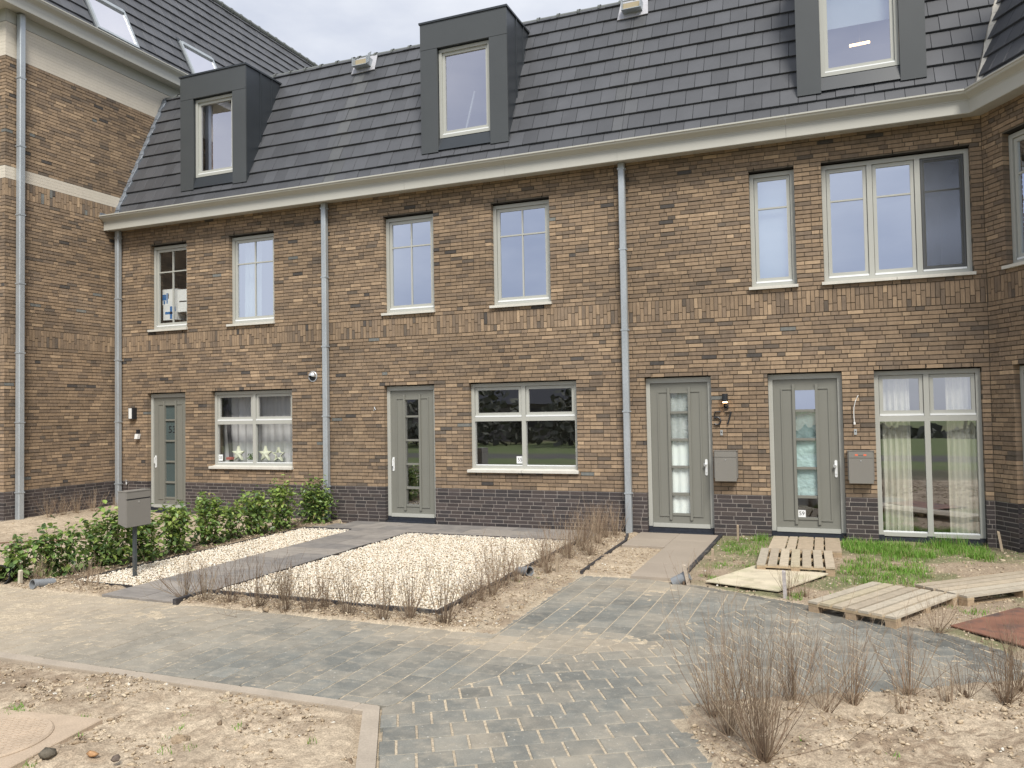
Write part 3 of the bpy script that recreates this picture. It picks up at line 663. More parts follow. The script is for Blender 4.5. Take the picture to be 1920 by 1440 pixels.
def skylight(y0, y1, v0, v1):
    m = MB(); f = lambda u, v, w_: c_(u, v, w_)
    def b_(ua, ub, va, vb, wa, wb, mi=0): m.hexa([f(ua, va, wa), f(ub, va, wa), f(ub, vb, wa), f(ua, vb, wa), f(ua, va, wb), f(ub, va, wb), f(ub, vb, wb), f(ua, vb, wb)], mi=mi)
    b_(y0, y0+.055, v0, v1, 0, .085); b_(y1-.055, y1, v0, v1, 0, .085); b_(y0+.055, y1-.055, v1-.09, v1, 0, .10); b_(y0+.055, y1-.055, v0, v0+.06, 0, .08)
    b_(y0-.05, y0-.006, v0, v1+.05, .01, .045, 1); b_(y1+.006, y1+.05, v0, v1+.05, .01, .045, 1); b_(y0-.05, y1+.05, v1+.004, v1+.09, .01, .05, 1)
    s = build('skylight', m, ['zinc', 'dormer2'], lb)
    g = MB(); m = g; b_(y0+.055, y1-.055, v0+.06, v1-.09, .055, .06); build('glass', g, 'skyglass', s)
skylight(-.69, .35, .18, 1.18); skylight(1.95, 3.02, .18, 1.24)
# ============================================================ things on and in the facade
def wave_sheet(name, x0, x1, z0, z1, y, amp, k, matn, label, cat, group=None, slant=0., org=None):
    m = MB(); n = max(8, int((x1-x0)*60)); ph = random.random()*6
    col = []
    for i in range(n+1):
        u = i/n; x = x0+(x1-x0)*u; yy = y+amp*math.sin(u*k*2*math.pi+ph)+amp*.4*math.sin(u*k*5.3+ph*2)
        col.append((x, yy))
    for (x, yy), (x2, y2) in zip(col, col[1:]):
        m.face([(x+slant, yy, z0), (x2+slant, y2, z0), (x2, y2*.6+y*.4, z1), (x, yy*.6+y*.4, z1)])
    o = build(name, m, matn, None, org=((x0+x1)/2, y, z0), smooth=True); return tag(o, label, cat, group)
cg = 'curtains behind the windows'
wave_sheet('curtain', .60, .97, .12, 2.36, .27, .03, 5, 'curtain', 'cream pleated curtain at the left side of the tall ground floor window', 'curtain', cg)
wave_sheet('curtain', 1.42, 1.78, .12, 2.36, .27, .03, 5, 'curtain', 'cream pleated curtain at the right side of the tall ground floor window', 'curtain', cg)
wave_sheet('curtain', -2.56, -1.98, .25, 2.25, .172, .010, 5, 'wcurtain', 'white net curtain behind the glass strip of door 57', 'curtain', cg)
wave_sheet('curtain', -.66, -.18, .62, 1.86, .168, .006, 1.2, 'teal', 'pale teal sheet taped behind the glass strip of door 59', 'sheet', cg)
wave_sheet('net_curtain', -11.45, -9.45, 1.0, 2.40, .46, .02, 11, 'net', 'grey net curtain behind the ground floor window with stars', 'curtain', cg)
wave_sheet('curtain', -11.36, -11.27, 1.0, 2.40, .37, .02, 2, 'dcurtain', 'dark drape at the left edge of the ground floor window with stars', 'curtain', cg, slant=.14)
wave_sheet('curtain', -10.56, -10.50, 1.0, 2.40, .38, .015, 2, 'dcurtain', 'narrow dark drape behind the second pane of the ground floor window with stars', 'curtain', cg)
wave_sheet('curtain', -10.80, -10.40, 3.75, 5.4, .36, .025, 4, 'wcurtain', 'white curtain at the left of the upper window with the ladder', 'curtain', cg, slant=-.02)
wave_sheet('roller_blind', -1.06, -.52, 3.78, 5.38, .22, .0, 1, 'roller', 'pale closed blind filling the narrow upper window', 'blind')
wave_sheet('roller_blind', -.10, 1.02, 7.52, 8.35, .34, .0, 1, 'roller', 'pale half lowered blind in the right roof dormer', 'blind')
# star decorations on the inner sill
def star(x, y, z, r, label, hollow=False):
    m = MB(); P = []
    for k in range(10):
        rr = r if k % 2 == 0 else r*.42; a = math.pi/2+k*math.pi/5; P.append((x+rr*math.cos(a), z+rr*math.sin(a)))
    n = len(m.v); t = .05
    if hollow:
        Q = [(x+(p-x)*.78, z+(q-z)*.78) for p, q in P]
        for yy in (y, y+t):
            for L_ in (P, Q): m.v += [(p, yy, q) for p, q in L_]
        for i in range(10):
            j = (i+1) % 10
            for a, b in ((0, 10), (10, 30), (30, 20), (20, 0)): m.f.append((a+i, a+j, b+j, b+i)); m.c.append(None); m.m.append(0)
    else:
        m.v += [(x, y-.02, z)]+[(p, y, q) for p, q in P]+[(p, y+t, q) for p, q in P]
        for i in range(10):
            j = (i+1) % 10; m.f += [(0, 1+i, 1+j), (1+i, 11+i, 11+j, 1+j)]; m.c += [None]*2; m.m += [0]*2
        m.f.append(tuple(range(20, 10, -1))); m.c.append(None); m.m.append(0)
    return tag(build('star_decoration', m, 'star', None, org=(x, y, z-r*.8)), label, 'star', 'stars on the window sill')
star(-10.93, .27, 1.19, .155, 'pale green star ornament in the left pane of the window by door 53')
star(-10.26, .25, 1.19, .155, 'solid pale star ornament in the right pane, left one of the pair')
star(-9.99, .30, 1.17, .15, 'hollow grey star ornament in the right pane, right one of the pair', True)
def leafplant(x, y, z, n, s, name, label, cat):
    m = MB()
    for _ in range(n):
        a = random.uniform(0, 6.28); r = random.uniform(0, s); c = Vector((x+r*math.cos(a), y+r*.4*math.sin(a), z+random.uniform(0, s*1.6))); d1 = Vector((random.gauss(0, 1), random.gauss(0, 1), random.gauss(0, 1))).normalized()*s*.5; d2 = Vector((random.gauss(0, 1), random.gauss(0, 1), random.gauss(0, 1))).normalized()*s*.25
        m.face([tuple(c-d1), tuple(c+d2), tuple(c+d1), tuple(c-d2)])
    return tag(build(name, m, 'plant', None, org=(x, y, z)), label, cat)
leafplant(-10.62, .27, 1.08, 40, .07, 'house_plant', 'small green plant between the stars in the window by door 53', 'plant')
b = MB(); b.box(-11.20, -11.08, .25, .35, 1.07, 1.12); tag(build('red_bowl', b, 'red', None, org=(-11.14, .3, 1.07)), 'small red bowl at the lower left of the window with stars', 'bowl')
def card(x, z, w_, h_, y, txt, size, parent_label, cat='sticker'):
    t = thing('number_sticker', parent_label, cat, (x, y, z), 'number stickers on the glass')
    c = MB(); c.box(x-w_/2, x+w_/2, y, y+.0015, z-h_/2, z+h_/2); build('paper', c, 'card', t)
    text_mesh(txt, size, .0004, lambda a, b_, c_: (x+a, y-.001-c_, z+b_), 'black', t, 'printed_number')
card(-11.225, 1.12, .10, .12, .128, '53', .075, 'small white sticker reading 53 in the corner of the window by door 53')
card(-4.905, 1.12, .12, .12, .128, '55', .085, 'small white sticker reading 55 at the bottom of the middle house window')
card(-.50, .37, .105, .105, .128, '59', .08, 'small white sticker reading 59 low on the glass of the right door')
# moving boxes
def mbox(x0, x1, z0, z1, y, label, art):
    t = thing('moving_box', label, 'box', ((x0+x1)/2, y, z0), 'moving boxes behind the upper left window')
    m = MB(); m.box(x0, x1, y, y+.3, z0, z1); bx = build('carton', m, 'card', t)
    p = MB()
    for (a, b_, c, d_, mi) in art: p.box(x0+a, x0+b_, y-.002, y-.0005, z0+c, z0+d_, mi=mi)
    build('print', p, ['blue', 'black'], bx)
mbox(-12.83, -12.47, 3.93, 4.24, .26, 'lower white moving box with a blue printed arrow in the upper left window', [(.05, .30, .12, .17, 0), (.18, .24, .02, .28, 0), (.25, .33, .18, .27, 0)])
mbox(-12.86, -12.47, 4.245, 4.57, .27, 'upper white moving box with blue mark and dark handle slot in the upper left window', [(.0, .10, .10, .22, 0), (.15, .17, .13, .24, 1), (.11, .14, .03, .25, 0), (.03, .07, .02, .09, 0)])
mbox(-12.45, -12.05, 4.08, 4.54, .26, 'right white moving box with a dark handle slot in the upper left window', [(.05, .25, .20, .225, 1), (.30, .36, .10, .16, 0), (.28, .35, .02, .07, 0)])
# ladder leaning inside
m = MB()
for dx in (0, .16): m.obox((-10.30+dx*.2, .42+dx, 3.0), (.045, 0, 0), (0, .03, 0), (.42, 0, 2.15))
for k in range(7): m.obox((-10.26+.06*k, .44, 3.25+.3*k), (.03, 0, 0), (0, .16, 0), (0, 0, .03))
tag(build('step_ladder', m, 'white', None, org=(-10.2, .5, 3.0)), 'white step ladder leaning behind the second upper window', 'ladder')
m = MB(); m.obox((-11.62, .75, 6.3), (.05, 0, 0), (0, .05, 0), (.25, 0, 1.5)); m.box(-11.55, -11.05, .9, .94, 6.2, 7.85)
tag(build('white_board', m, 'white', None, org=(-11.3, .9, 6.2)), 'white board standing behind the glass of the left roof dormer', 'board')
m = MB(); m.obox((-6.25, .62, 6.3), (.03, 0, 0), (0, .03, 0), (.38, 0, 1.4))
tag(build('white_pole', m, 'white', None, org=(-6.2, .6, 6.3)), 'slanting white pole behind the glass of the middle roof dormer', 'pole')
t = thing('tube_lamp', 'lit warm tube lamp inside the right roof dormer', 'lamp', (.45, 1.5, 7.9))
m = MB(); m.tube([(.37, 1.5, 7.71), (.67, 1.5, 7.72)], .022, 10); build('lit_tube', m, 'tubelight', t)
m = MB(); m.tube([(.35, 1.5, 7.71), (.37, 1.5, 7.71)], .026, 8); m.tube([(.67, 1.5, 7.72), (.69, 1.5, 7.72)], .026, 8); m.tube([(.52, 1.5, 7.74), (.52, 1.5, 8.75)], .004, 6); build('holder', m, 'white', t)
# mailboxes on the wall
def wallbox(x0, x1, z0, z1, label, stick):
    t = thing('wall_mailbox', label, 'mailbox', ((x0+x1)/2, -.07, z0), 'mailboxes on the wall')
    m = MB(); y = -.13
    m.box(x0+.012, x1-.012, y+.012, -.004, z0+.02, z1-.004); m.box(x0, x0+.0115, y+.018, -.003, z0+.045, z1); m.box(x1-.0115, x1, y+.018, -.003, z0+.045, z1); m.box(x0-.004, x1+.004, y+.004, -.004, z1+.0005, z1+.010)
    b_ = build('body', m, 'boxside', t)
    m = MB(); m.box(x0+.014, x1-.014, y, y+.0115, z0, z1-.095); build('flap', m, 'box', t)
    m = MB(); m.box(x0+.014, x1-.014, y+.001, y+.0115, z1-.088, z1-.004); m.box(x0+.014, x1-.014, y+.008, y+.011, z1-.094, z1-.089); build('lid', m, 'box', t)
    m = MB(); c = ((x0+x1)/2, z1-.13); m.tube([(c[0], y-.004, c[1]), (c[0], y-.0003, c[1])], .009, 12); build('lock', m, 'chrome', t)
    if stick:
        m = MB()
        for a, mi in ((-.075, 0), (.035, 0), (-.03, 1)): m.box(c[0]+a, c[0]+a+(.038 if mi == 0 else .06), y-.0008, y+.0005, z1-.060, z1-.038 if mi == 0 else z1-.056, mi=mi)
        build('sticker', m, ['orange', 'black'], t)
wallbox(-1.705, -1.365, .845, 1.29, 'grey metal wall mailbox beside door 57', False)
wallbox(.135, .475, .845, 1.29, 'grey metal wall mailbox with two orange stickers between door 59 and the tall window', True)
# mailbox on post
t = thing('post_mailbox', 'grey mailbox standing on a dark post at the edge of the left gravel strip', 'mailbox', (-7.93, -5.0, 0))
x0, x1, y0, y1, z0, z1 = -7.99, -7.85, -5.18, -4.82, .63, 1.05
m = MB(); m.box(x0, x1-.012, y0, y1, z0+.04, z1-.004); m.hexa([(x0, y0, z0+.04), (x1-.012, y0, z0-.005), (x1-.012, y1, z0-.005), (x0, y1, z0+.04), (x0, y0, z0+.0405), (x1-.012, y0, z0+.0405), (x1-.012, y1, z0+.0405), (x0, y1, z0+.0405)])
build('body', m, 'boxside', t)
m = MB(); m.box(x0-.004, x1+.004, y0-.004, y1+.004, z1-.003, z1+.008); m.box(x1-.011, x1, y0+.002, y1-.002, z1-.085, z1-.005); m.box(x1-.011, x1-.004, y0+.01, y1-.01, z1-.10, z1-.086, mi=1); build('lid', m, ['box', 'black'], t)
m = MB(); m.box(x1-.011, x1, y0+.002, y1-.002, z0, z1-.101); build('flap', m, 'box', t)
m = MB(); m.tube([(x1-.001, -5.0, z1-.13), (x1+.004, -5.0, z1-.13)], .011, 12); build('lock', m, 'chrome', t)
m = MB(); m.box(-7.938, -7.902, -5.018, -4.982, -.02, z0+.03); m.box(-7.97, -7.87, -5.06, -4.94, z0-.012, z0+.03); build('post', m, 'post', t)
# wall lamps
t = thing('wall_lamp', 'small black cylinder wall lamp, lit, above the number 57', 'lamp', (-1.525, -.05, 1.95))
m = MB(); m.box(-1.55, -1.50, -.03, -.001, 1.92, 2.02); m.tube([(-1.525, -.07, 2.02), (-1.525, -.07, 2.14)], .042, 16); build('shade', m, 'black', t)
m = MB(); m.tube([(-1.525, -.07, 2.006), (-1.525, -.07, 2.0195)], .034, 16); build('lens', m, 'lamplens', t)
m = MB(); m.tube([(-1.515, -.03, 1.965), (-1.515, -.045, 1.965)], .018, 10); m.box(-1.545, -1.485, -.03, -.004, 1.93, 2.0); build('sensor', m, 'black', t)
pl = D.lights.new('lamp_light', 'SPOT'); po = D.objects.new('lamp_light', pl); COL.objects.link(po); po.location = (-1.525, -.075, 2.0); pl.energy = .55; pl.color = (1, .55, .25); pl.spot_size = 1.6; pl.spot_blend = 1; pl.shadow_soft_size = .03
t = thing('wall_lamp', 'black square wall lamp with white front left of door 53', 'lamp', (-13.36, -.05, 1.93))
m = MB(); m.box(-13.42, -13.28, -.09, -.001, 1.90, 2.14); build('housing', m, 'black', t)
m = MB(); m.box(-13.405, -13.325, -.096, -.0905, 1.915, 2.125); build('panel', m, 'white', t)
t = thing('door_camera', 'small white and black camera on the wall left of door 53', 'camera', (-13.22, -.03, 1.5))
m = MB(); m.box(-13.25, -13.19, -.05, -.001, 1.60, 1.69); build('bracket', m, 'black', t)
m = MB(); m.hexa([(-13.26, -.09, 1.50), (-13.18, -.09, 1.50), (-13.18, -.02, 1.50), (-13.26, -.02, 1.50), (-13.25, -.08, 1.60), (-13.17, -.08, 1.60), (-13.17, -.01, 1.60), (-13.25, -.01, 1.60)]); build('camera_body', m, 'white', t)
# house number 57 as rounded strokes
def strokes(name, label, org, S, r, matn):
    m = MB()
    for s_ in S: m.tube([(x, org[1], z) for x, z in s_], r, 6)
    return tag(build(name, m, matn, None, org=org), label, 'house number')
arc = [(-1.655+.052*math.cos(a), 1.735+.055*math.sin(a)) for a in [math.radians(d_) for d_ in range(130, -141, -18)]]
strokes('house_number', 'black metal number 57 on the brick wall under the lit lamp', (-1.6, -.02, 1.66),
        [[(-1.60, 1.872), (-1.682, 1.872), (-1.69, 1.782)], [(-1.69, 1.782)]+arc, [(-1.54, 1.872), (-1.445, 1.872), (-1.502, 1.68)]], .0135, 'black')
for x, lab in ((-1.595, 'small steel bell push below the number 57'), (.25, 'small steel bell push above the mailbox with orange stickers')):
    m = MB(); m.box(x-.018, x+.018, -.012, -.001, 1.52, 1.60); k_ = build('door_bell', m, 'chrome', None, org=(x, 0, 1.52)); tag(k_, lab, 'bell', 'door bells')
    m = MB(); m.tube([(x, -.016, 1.565), (x, -.0125, 1.565)], .009, 10); build('button', m, 'black', k_)
m = MB(); m.tube([(.30, -.004, 2.07), (.29, -.05, 2.06), (.262, -.06, 2.0), (.238, -.04, 1.9), (.235, -.03, 1.78), (.24, -.03, 1.70)], .006, 6); m.tube([(.24, -.03, 1.70), (.242, -.03, 1.665)], .014, 8)
tag(build('loose_cable', m, 'white', None, org=(.26, -.03, 1.7)), 'loose grey cable hanging from the bricks right of door 59', 'cable')
m = MB(); m.tube([(-7.50, -.002, 2.05), (-7.49, -.04, 2.04), (-7.46, -.05, 2.0), (-7.50, -.05, 1.99)], .009, 6)
m.v = [(v[0]-.12, v[1], v[2]) for v in m.v]; tag(build('loose_cable', m, 'zinc', None, org=(-7.6, -.03, 2.0)), 'short coil of cable sticking out of the bricks left of the middle door', 'cable')
# round wall vent
t = thing('wall_vent', 'round steel wall vent hood high beside the downpipe', 'vent', (-8.94, -.03, 2.56))
m = MB(); m.tube([(-8.94, -.002, 2.64), (-8.94, -.012, 2.64)], .10, 24); build('flange', m, 'chrome', t, smooth=False)
m = MB(); n1, n2 = 18, 7; k = len(m.v); c0 = Vector((-8.94, -.012, 2.65))
for i in range(n2+1):
    ph = i/n2*math.pi/2
    for j in range(n1+1):
        th = -.35+(math.pi+.7)*j/n1; m.v.append((c0.x+.083*math.cos(th)*math.cos(ph), c0.y-.083*math.sin(ph), c0.z+.083*math.sin(th)*math.cos(ph)))
for i in range(n2):
    for j in range(n1): m.f.append((k+i*(n1+1)+j, k+i*(n1+1)+j+1, k+(i+1)*(n1+1)+j+1, k+(i+1)*(n1+1)+j)); m.c.append(None); m.m.append(0)
build('hood', m, 'chrome', t, smooth=True)
m = MB(); m.tube([(-8.94, -.013, 2.63), (-8.94, -.02, 2.63)], .07, 20); build('opening', m, 'black', t)
m = MB(); m.tube([(-13.52, 0, .60), (-13.52, -.05, .60), (-13.50, -.07, .56)], .012, 8); m.tube([(-13.52, -.05, .60), (-13.52, -.05, .65)], .008, 6); m.tube([(-13.55, -.05, .655), (-13.49, -.05, .655)], .008, 6)
tag(build('garden_tap', m, 'chrome', None, org=(-13.52, 0, .58)), 'small outdoor tap on the dark plinth left of door 53', 'tap')
# ============================================================ GROUND
def zones(x, y):
    """returns height, r, g, b for arrays"""
    n1 = fbm(x, y, 1.1, 3); n2 = fbm(x, y, 5, 11); n3 = fbm(x, y, 22, 21, 3)
    h = .012+(n1-.5)*.05+(n2-.5)*.035+(n3-.5)*.022
    sand = np.array([.445, .37, .275]); soil = np.array([.20, .15, .105]); soil2 = np.array([.275, .215, .155]); green = np.array([.10, .155, .045])
    C = sand[None]*np.ones((x.size, 1)); mixc = lambda C, c, t: C*(1-t[:, None])+c[None]*t[:, None]
    C = mixc(C, soil2, sstep(.42, .62, .5*n2+.5*n3)*.55)
    # paved area: thin sand lying in the joints and in drifts over the stones
    pav = ((x < -3.09) & (y > -7.66) & (y < -5.87)) | ((x >= -3.09) & (y > -7.66) & (y < -3.25) & (x < 1.3))
    hx = (x+2.8)*math.cos(math.radians(-60.5))+(y+7.62)*math.sin(math.radians(-60.5))
    side = (x+2.85)*.866+(y+7.67)*.5
    dreg = inside_arr(x, y, DPOLY); pav = pav & inside_arr(x, y, MPOLY) | dreg
    drift = sstep(.50, .80, .35*fbm(x, y, 3, 41)+.65*fbm(x, y, 19, 43, 3)+.19*sstep(-4.6, -8.0, x)+.07*sstep(-6.5, -5.9, y)*(x < -3)-.04+.10*np.exp(-(((x+1.9)/.75)**2+((y+3.6)/.42)**2))+.12*np.exp(-(((x+1.75)/.55)**2+((y+5.75)/.22)**2))+.09*np.exp(-(((x+2.6)/.9)**2+((y+6.1)/.4)**2))-.16*(dreg)*(y < -6.3)-.05)
    hp = -.0035+.009*drift+(n3-.5)*.007*(.15+drift)
    h = np.where(pav, hp, h); C = np.where(pav[:, None], sand*np.array([.98, 1.0, 1.0])*(.92+.16*n3[:, None]), C)
    # under the other hard surfaces
    m_ = (x < -2.8) & (y > -7.83) & (y < -7.655) | ((side < .03) & (side > -.17) & (hx > -.05) & (y < -7.5) & (x < 0)); h = np.where(m_, -.03, h)
    for (a, b, c, d) in HARD:
        m_ = (x > a) & (x < b) & (y > c) & (y < d); h = np.where(m_, -.03, h)
    # planting strips: darker clods
    st = ((x > -6.5) & (x < -3.07) & (y > -5.87) & (y < -5.45)) | ((x > -3.6) & (x < -2.8) & (y > -5.87) & (y < 0)) | ((x > -9.2) & (x < -7.4) & (y > -5.87) & (y < -5.45))
    C = np.where(st[:, None], mixc(C, soil2, .3+.6*sstep(.4, .6, n2)), C); h = h+np.where(st, .012+(n3-.5)*.045, 0)
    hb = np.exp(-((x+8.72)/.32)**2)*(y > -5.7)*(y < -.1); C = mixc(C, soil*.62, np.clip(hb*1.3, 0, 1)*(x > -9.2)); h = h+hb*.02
    # left yard mound by the wall
    h = h+.11*sstep(-12.6, -13.7, x)*sstep(-3.5, -2.2, y)
    # right yard: soil with grass
    ry = (x > -1.62) & (y > -5.6) & ~pav
    gm = sstep(.42, .60, fbm(x, y, 1.6, 51)+.16*sstep(-1.8, -.3, y)-.12*(x > 1.2)*(y < -.9))
    C = np.where(ry[:, None], mixc(mixc(C, soil2*.95, .65*np.ones_like(x)), green*.8, gm*.55), C)
    # foreground right bed and left verge
    fb = ((y < -5.6) & ~pav & (x > -1.2)); C = np.where(fb[:, None], mixc(C, soil*1.05, sstep(.46, .60, .5*fbm(x, y, 6, 61)+.5*fbm(x, y, 26, 63, 2))*.85*(.35+.65*sstep(-6.7, -7.0, y-.55*x))), C)
    fl = (y < -7.9) & (x < -2.9); k = sstep(-4.2, -6.2, x)
    C = np.where(fl[:, None], mixc(C, soil*1.1, sstep(.47-.08*k, .60-.07*k, .45*fbm(x, y, 7, 71)+.55*fbm(x, y, 26, 73, 2))*(.5+.4*k)), C); h = h+np.where(fl | fb, (n3-.5)*.03, 0)
    # the world behind the camera: verge, road, field
    C = mixc(C, np.array([.10, .095, .06]), sstep(-9.95, -10.6, y)); C = mixc(C, np.array([.12, .155, .06]), sstep(-13, -15, y)); C = mixc(C, np.array([.10, .098, .09]), ((y < -17.5) & (y > -21)).astype(float))
    C = mixc(C, np.array([.17, .14, .09]), sstep(-30, -36, y)*(fbm(x, y, .05, 91) > .5))
    far = (y < -13) | (x < -17) | (y > 2) | (x > 6); h = np.where(far, -.01+(n1-.5)*.05-4.5*sstep(-35, -90, y), h)
    return h, C
def inside_arr(x, y, P):
    c = np.zeros(x.shape, bool)
    for i in range(len(P)):
        (a, b), (d, e_) = P[i], P[i-1]
        if b == e_: continue
        c ^= ((b > y) != (e_ > y)) & (x < (d-a)*(y-b)/(e_-b)+a)
    return c
ARC = [(-1.73, -3.27), (-.33, -3.95), (.83, -4.66), (1.16, -5.02), (1.30, -5.45)]
ST, SM = (-2.80, -7.64), (-.60, -3.82)          # seam between the two laying directions
DPOLY = [ST, SM]+ARC[2:]+[(1.30, -5.66), (1.17, -5.74), (-.86, -6.95), (-.92, -7.10), (-.90, -7.33), (-.62, -7.90), (.1, -9.2), (.4, -9.8), (-1.66, -9.9), (-2.90, -7.70)]
DPOLY.insert(2, (-.33, -3.95))
MPOLY = [(-30, -7.66), ST, SM, (-.6, -3.81), ARC[0], (-3.09, -3.25), (-3.09, -5.87), (-30, -5.87)]
HARD = [(-7.46, -6.40, -5.87, .2), (-8.4, -7.46, -5.45, -1.0), (-6.40, -3.55, -5.45, -1.05), (-8.35, -3.45, -1.15, .2), (-2.86, -1.66, -1.28, .2), (-2.24, -1.66, -3.25, -1.2)]
gx = np.concatenate([[-900, -300, -120, -60, -35, -24, -19, -16.5], np.arange(-15.2, 3.2, .034), [3.6, 4.5, 6.5, 10, 18, 35, 80, 200, 900]])
gy = np.concatenate([[-900, -300, -140, -80, -50, -36, -30, -26, -21.3, -20.7, -18, -17.2, -14.5, -13, -12, -11, -10.4], np.arange(-9.9, .5, .034), [1, 3, 10, 40, 200, 900]])
XX, YY = np.meshgrid(gx, gy, indexing='ij'); H_, C_ = zones(XX.ravel(), YY.ravel())
under = (XX.ravel() < -14) & (YY.ravel() > -2.3) | (YY.ravel() > .15); H_ = np.where(under, -.12, H_)
me = D.meshes.new('ground'); nx, ny = len(gx), len(gy)
V = np.stack([XX.ravel(), YY.ravel(), H_], 1).astype(np.float32); ii, jj = np.meshgrid(np.arange(nx-1), np.arange(ny-1), indexing='ij')
a = (ii*ny+jj).ravel(); F = np.stack([a, a+ny, a+ny+1, a+1], 1).astype(np.int32)
def quick_mesh(me, V, F, smooth=False, C=None, dom='POINT'):
    k = F.shape[1]; me.vertices.add(len(V)); me.vertices.foreach_set('co', V.astype(np.float32).ravel()); me.loops.add(F.size); me.loops.foreach_set('vertex_index', F.astype(np.int32).ravel())
    me.polygons.add(len(F)); me.polygons.foreach_set('loop_start', np.arange(0, F.size, k, dtype=np.int32)); me.polygons.foreach_set('loop_total', np.full(len(F), k, np.int32))
    if smooth: me.polygons.foreach_set('use_smooth', np.ones(len(F), bool))
    me.update(calc_edges=True)
    if C is not None:
        at = me.attributes.new('bc', 'FLOAT_COLOR', dom); q = np.ones((len(C), 4), np.float32); q[:, :3] = C; at.data.foreach_set('color', q.ravel())
quick_mesh(me, V, F, True, C_); me.materials.append(M['ground']); g = link('ground', me, None); tag(g, 'bare sandy ground with darker soil and patches of green', 'ground', kind='structure')
# ------------------------------------------------------------ pavers
pv = MB(); idm = lambda u, v, w: (u, v, w)
def pcol(x, y, dark=1.):
    k = random.gauss(1, .085)*dark; gs = lambda a, b, c, d_: math.exp(-(((x-a)/c)**2+((y-b)/d_)**2)); t_ = min(.95, max(0., (-4.4-x)/3.2))*.9+.55*gs(-1.9, -3.6, .8, .35)+.5*gs(-1.75, -5.8, .6, .22)+.45*gs(-2.7, -6.1, .9, .35)+.25*gs(-4, -6.05, 2, .2)+max(0., random.gauss(.03, .07)); t_ = min(t_, .88)
    if dark < .9: t_ *= .4
    return tuple(a*k*(1-t_)+b*t_ for a, b in ((.168, .40), (.172, .335), (.158, .25)))
sdx, sdy = SM[0]-ST[0], SM[1]-ST[1]; sl_ = math.hypot(sdx, sdy); sN = (sdy/sl_, -sdx/sl_); sC = sN[0]*ST[0]+sN[1]*ST[1]      # points right of the seam: N.p > C
def hp(p, q):   # half plane to the left of p->q kept out: returns clip for region below the arc
    dx, dy = q[0]-p[0], q[1]-p[1]; l_ = math.hypot(dx, dy); n_ = (-dy/l_, dx/l_); return (n_[0], n_[1], n_[0]*p[0]+n_[1]*p[1])
arcs = [hp(p, q) for p, q in zip(ARC, ARC[1:])]
for cx_ in range(-70, 12):                       # main field: courses run towards the house
    x0 = -2.985+cx_*.2105; off = random.uniform(-.02, .02)+(cx_ % 2)*.105
    y = -7.68-off
    while y < -3.2:
        q = [(x0+.005, y+.003), (x0+.2105-.005, y+.003), (x0+.2105-.005, y+.2105-.003), (x0+.005, y+.2105-.003)]; y += .2105
        q = clip(q, 0, -1, 7.655)
        if x0 < -3.0: q = clip(q, 0, 1, -5.88)
        q = clip(q, 0, 1, -3.262) if q else q
        if q: q = clip(q, sN[0], sN[1], sC-.004)
        for A in arcs[:1]:
            if q: q = clip(q, A[0], A[1], A[2]-.105)
        if q and len(q) > 2 and area(q) > .0012:
            mx_ = sum(p[0] for p in q)/len(q); my_ = sum(p[1] for p in q)/len(q); dz = random.gauss(0, .0012)
            pv.slab(q, idm, dz+.0005, -.05, pcol(mx_, my_), bev=.0035)
y = -5.86
while y < -3.3:                                  # narrow dark edge course left of the field
    pv.slab([(-3.09, y+.002), (-2.99, y+.002), (-2.99, min(y+.2, -3.262)), (-3.09, min(y+.2, -3.262))], idm, .002, -.05, pcol(-3, y, .62), bev=.004); y += .203
ca, sa = math.cos(math.radians(30.2)), math.sin(math.radians(30.2))
for rj in range(-14, 24):                        # turned field on the right
    off = (rj % 2)*.105+random.uniform(-.01, .01)
    for ci in range(-8, 30):
        u0, v0 = ci*.2125+off-.5, rj*.2045
        q = []
        for (uu, vv) in ((u0+.007, v0+.003), (u0+.2055, v0+.003), (u0+.2055, v0+.2015), (u0+.007, v0+.2015)): q.append((ST[0]+.10+uu*ca-vv*sa, ST[1]-.13+uu*sa+vv*ca))
        mx_ = sum(p[0] for p in q)/4; my_ = sum(p[1] for p in q)/4
        q = clip(q, -sN[0], -sN[1], -sC-.004)
        if q: q = clip(q, -ca, -sa, -(ST[0]*ca+ST[1]*sa)+.055)      # left border next to the kerb
        for A in arcs:
            if q: q = clip(q, A[0], A[1], A[2]-.105)
        if not q or len(q) < 3 or area(q) < .0012: continue
        mx_ = sum(p[0] for p in q)/len(q); my_ = sum(p[1] for p in q)/len(q)
        if not inpoly(mx_, my_, DPOLY) or my_ < -9.7: continue
        near = min(abs(A[0]*mx_+A[1]*my_-A[2]) for A in arcs)
        pv.slab(q, idm, .0005+random.gauss(0, .0012), -.05, pcol(mx_, my_, .72 if near < .3 else 1), bev=.004)
for p, q in zip(ARC, ARC[1:]):                   # curved dark border course
    l_ = math.hypot(q[0]-p[0], q[1]-p[1]); n = max(1, round(l_/.205)); A = hp(p, q)
    for i in range(n):
        a = (p[0]+(q[0]-p[0])*(i+.02)/n, p[1]+(q[1]-p[1])*(i+.02)/n); b = (p[0]+(q[0]-p[0])*(i+.98)/n, p[1]+(q[1]-p[1])*(i+.98)/n)
        pv.slab([a, (a[0]-A[0]*.1, a[1]-A[1]*.1), (b[0]-A[0]*.1, b[1]-A[1]*.1), b], idm, .002, -.05, pcol(a[0], a[1], .6), bev=.004)
tag(build('paved_path', pv, 'paver'), 'grey concrete block paving with sandy joints, laid in two directions', 'paving', kind='structure')
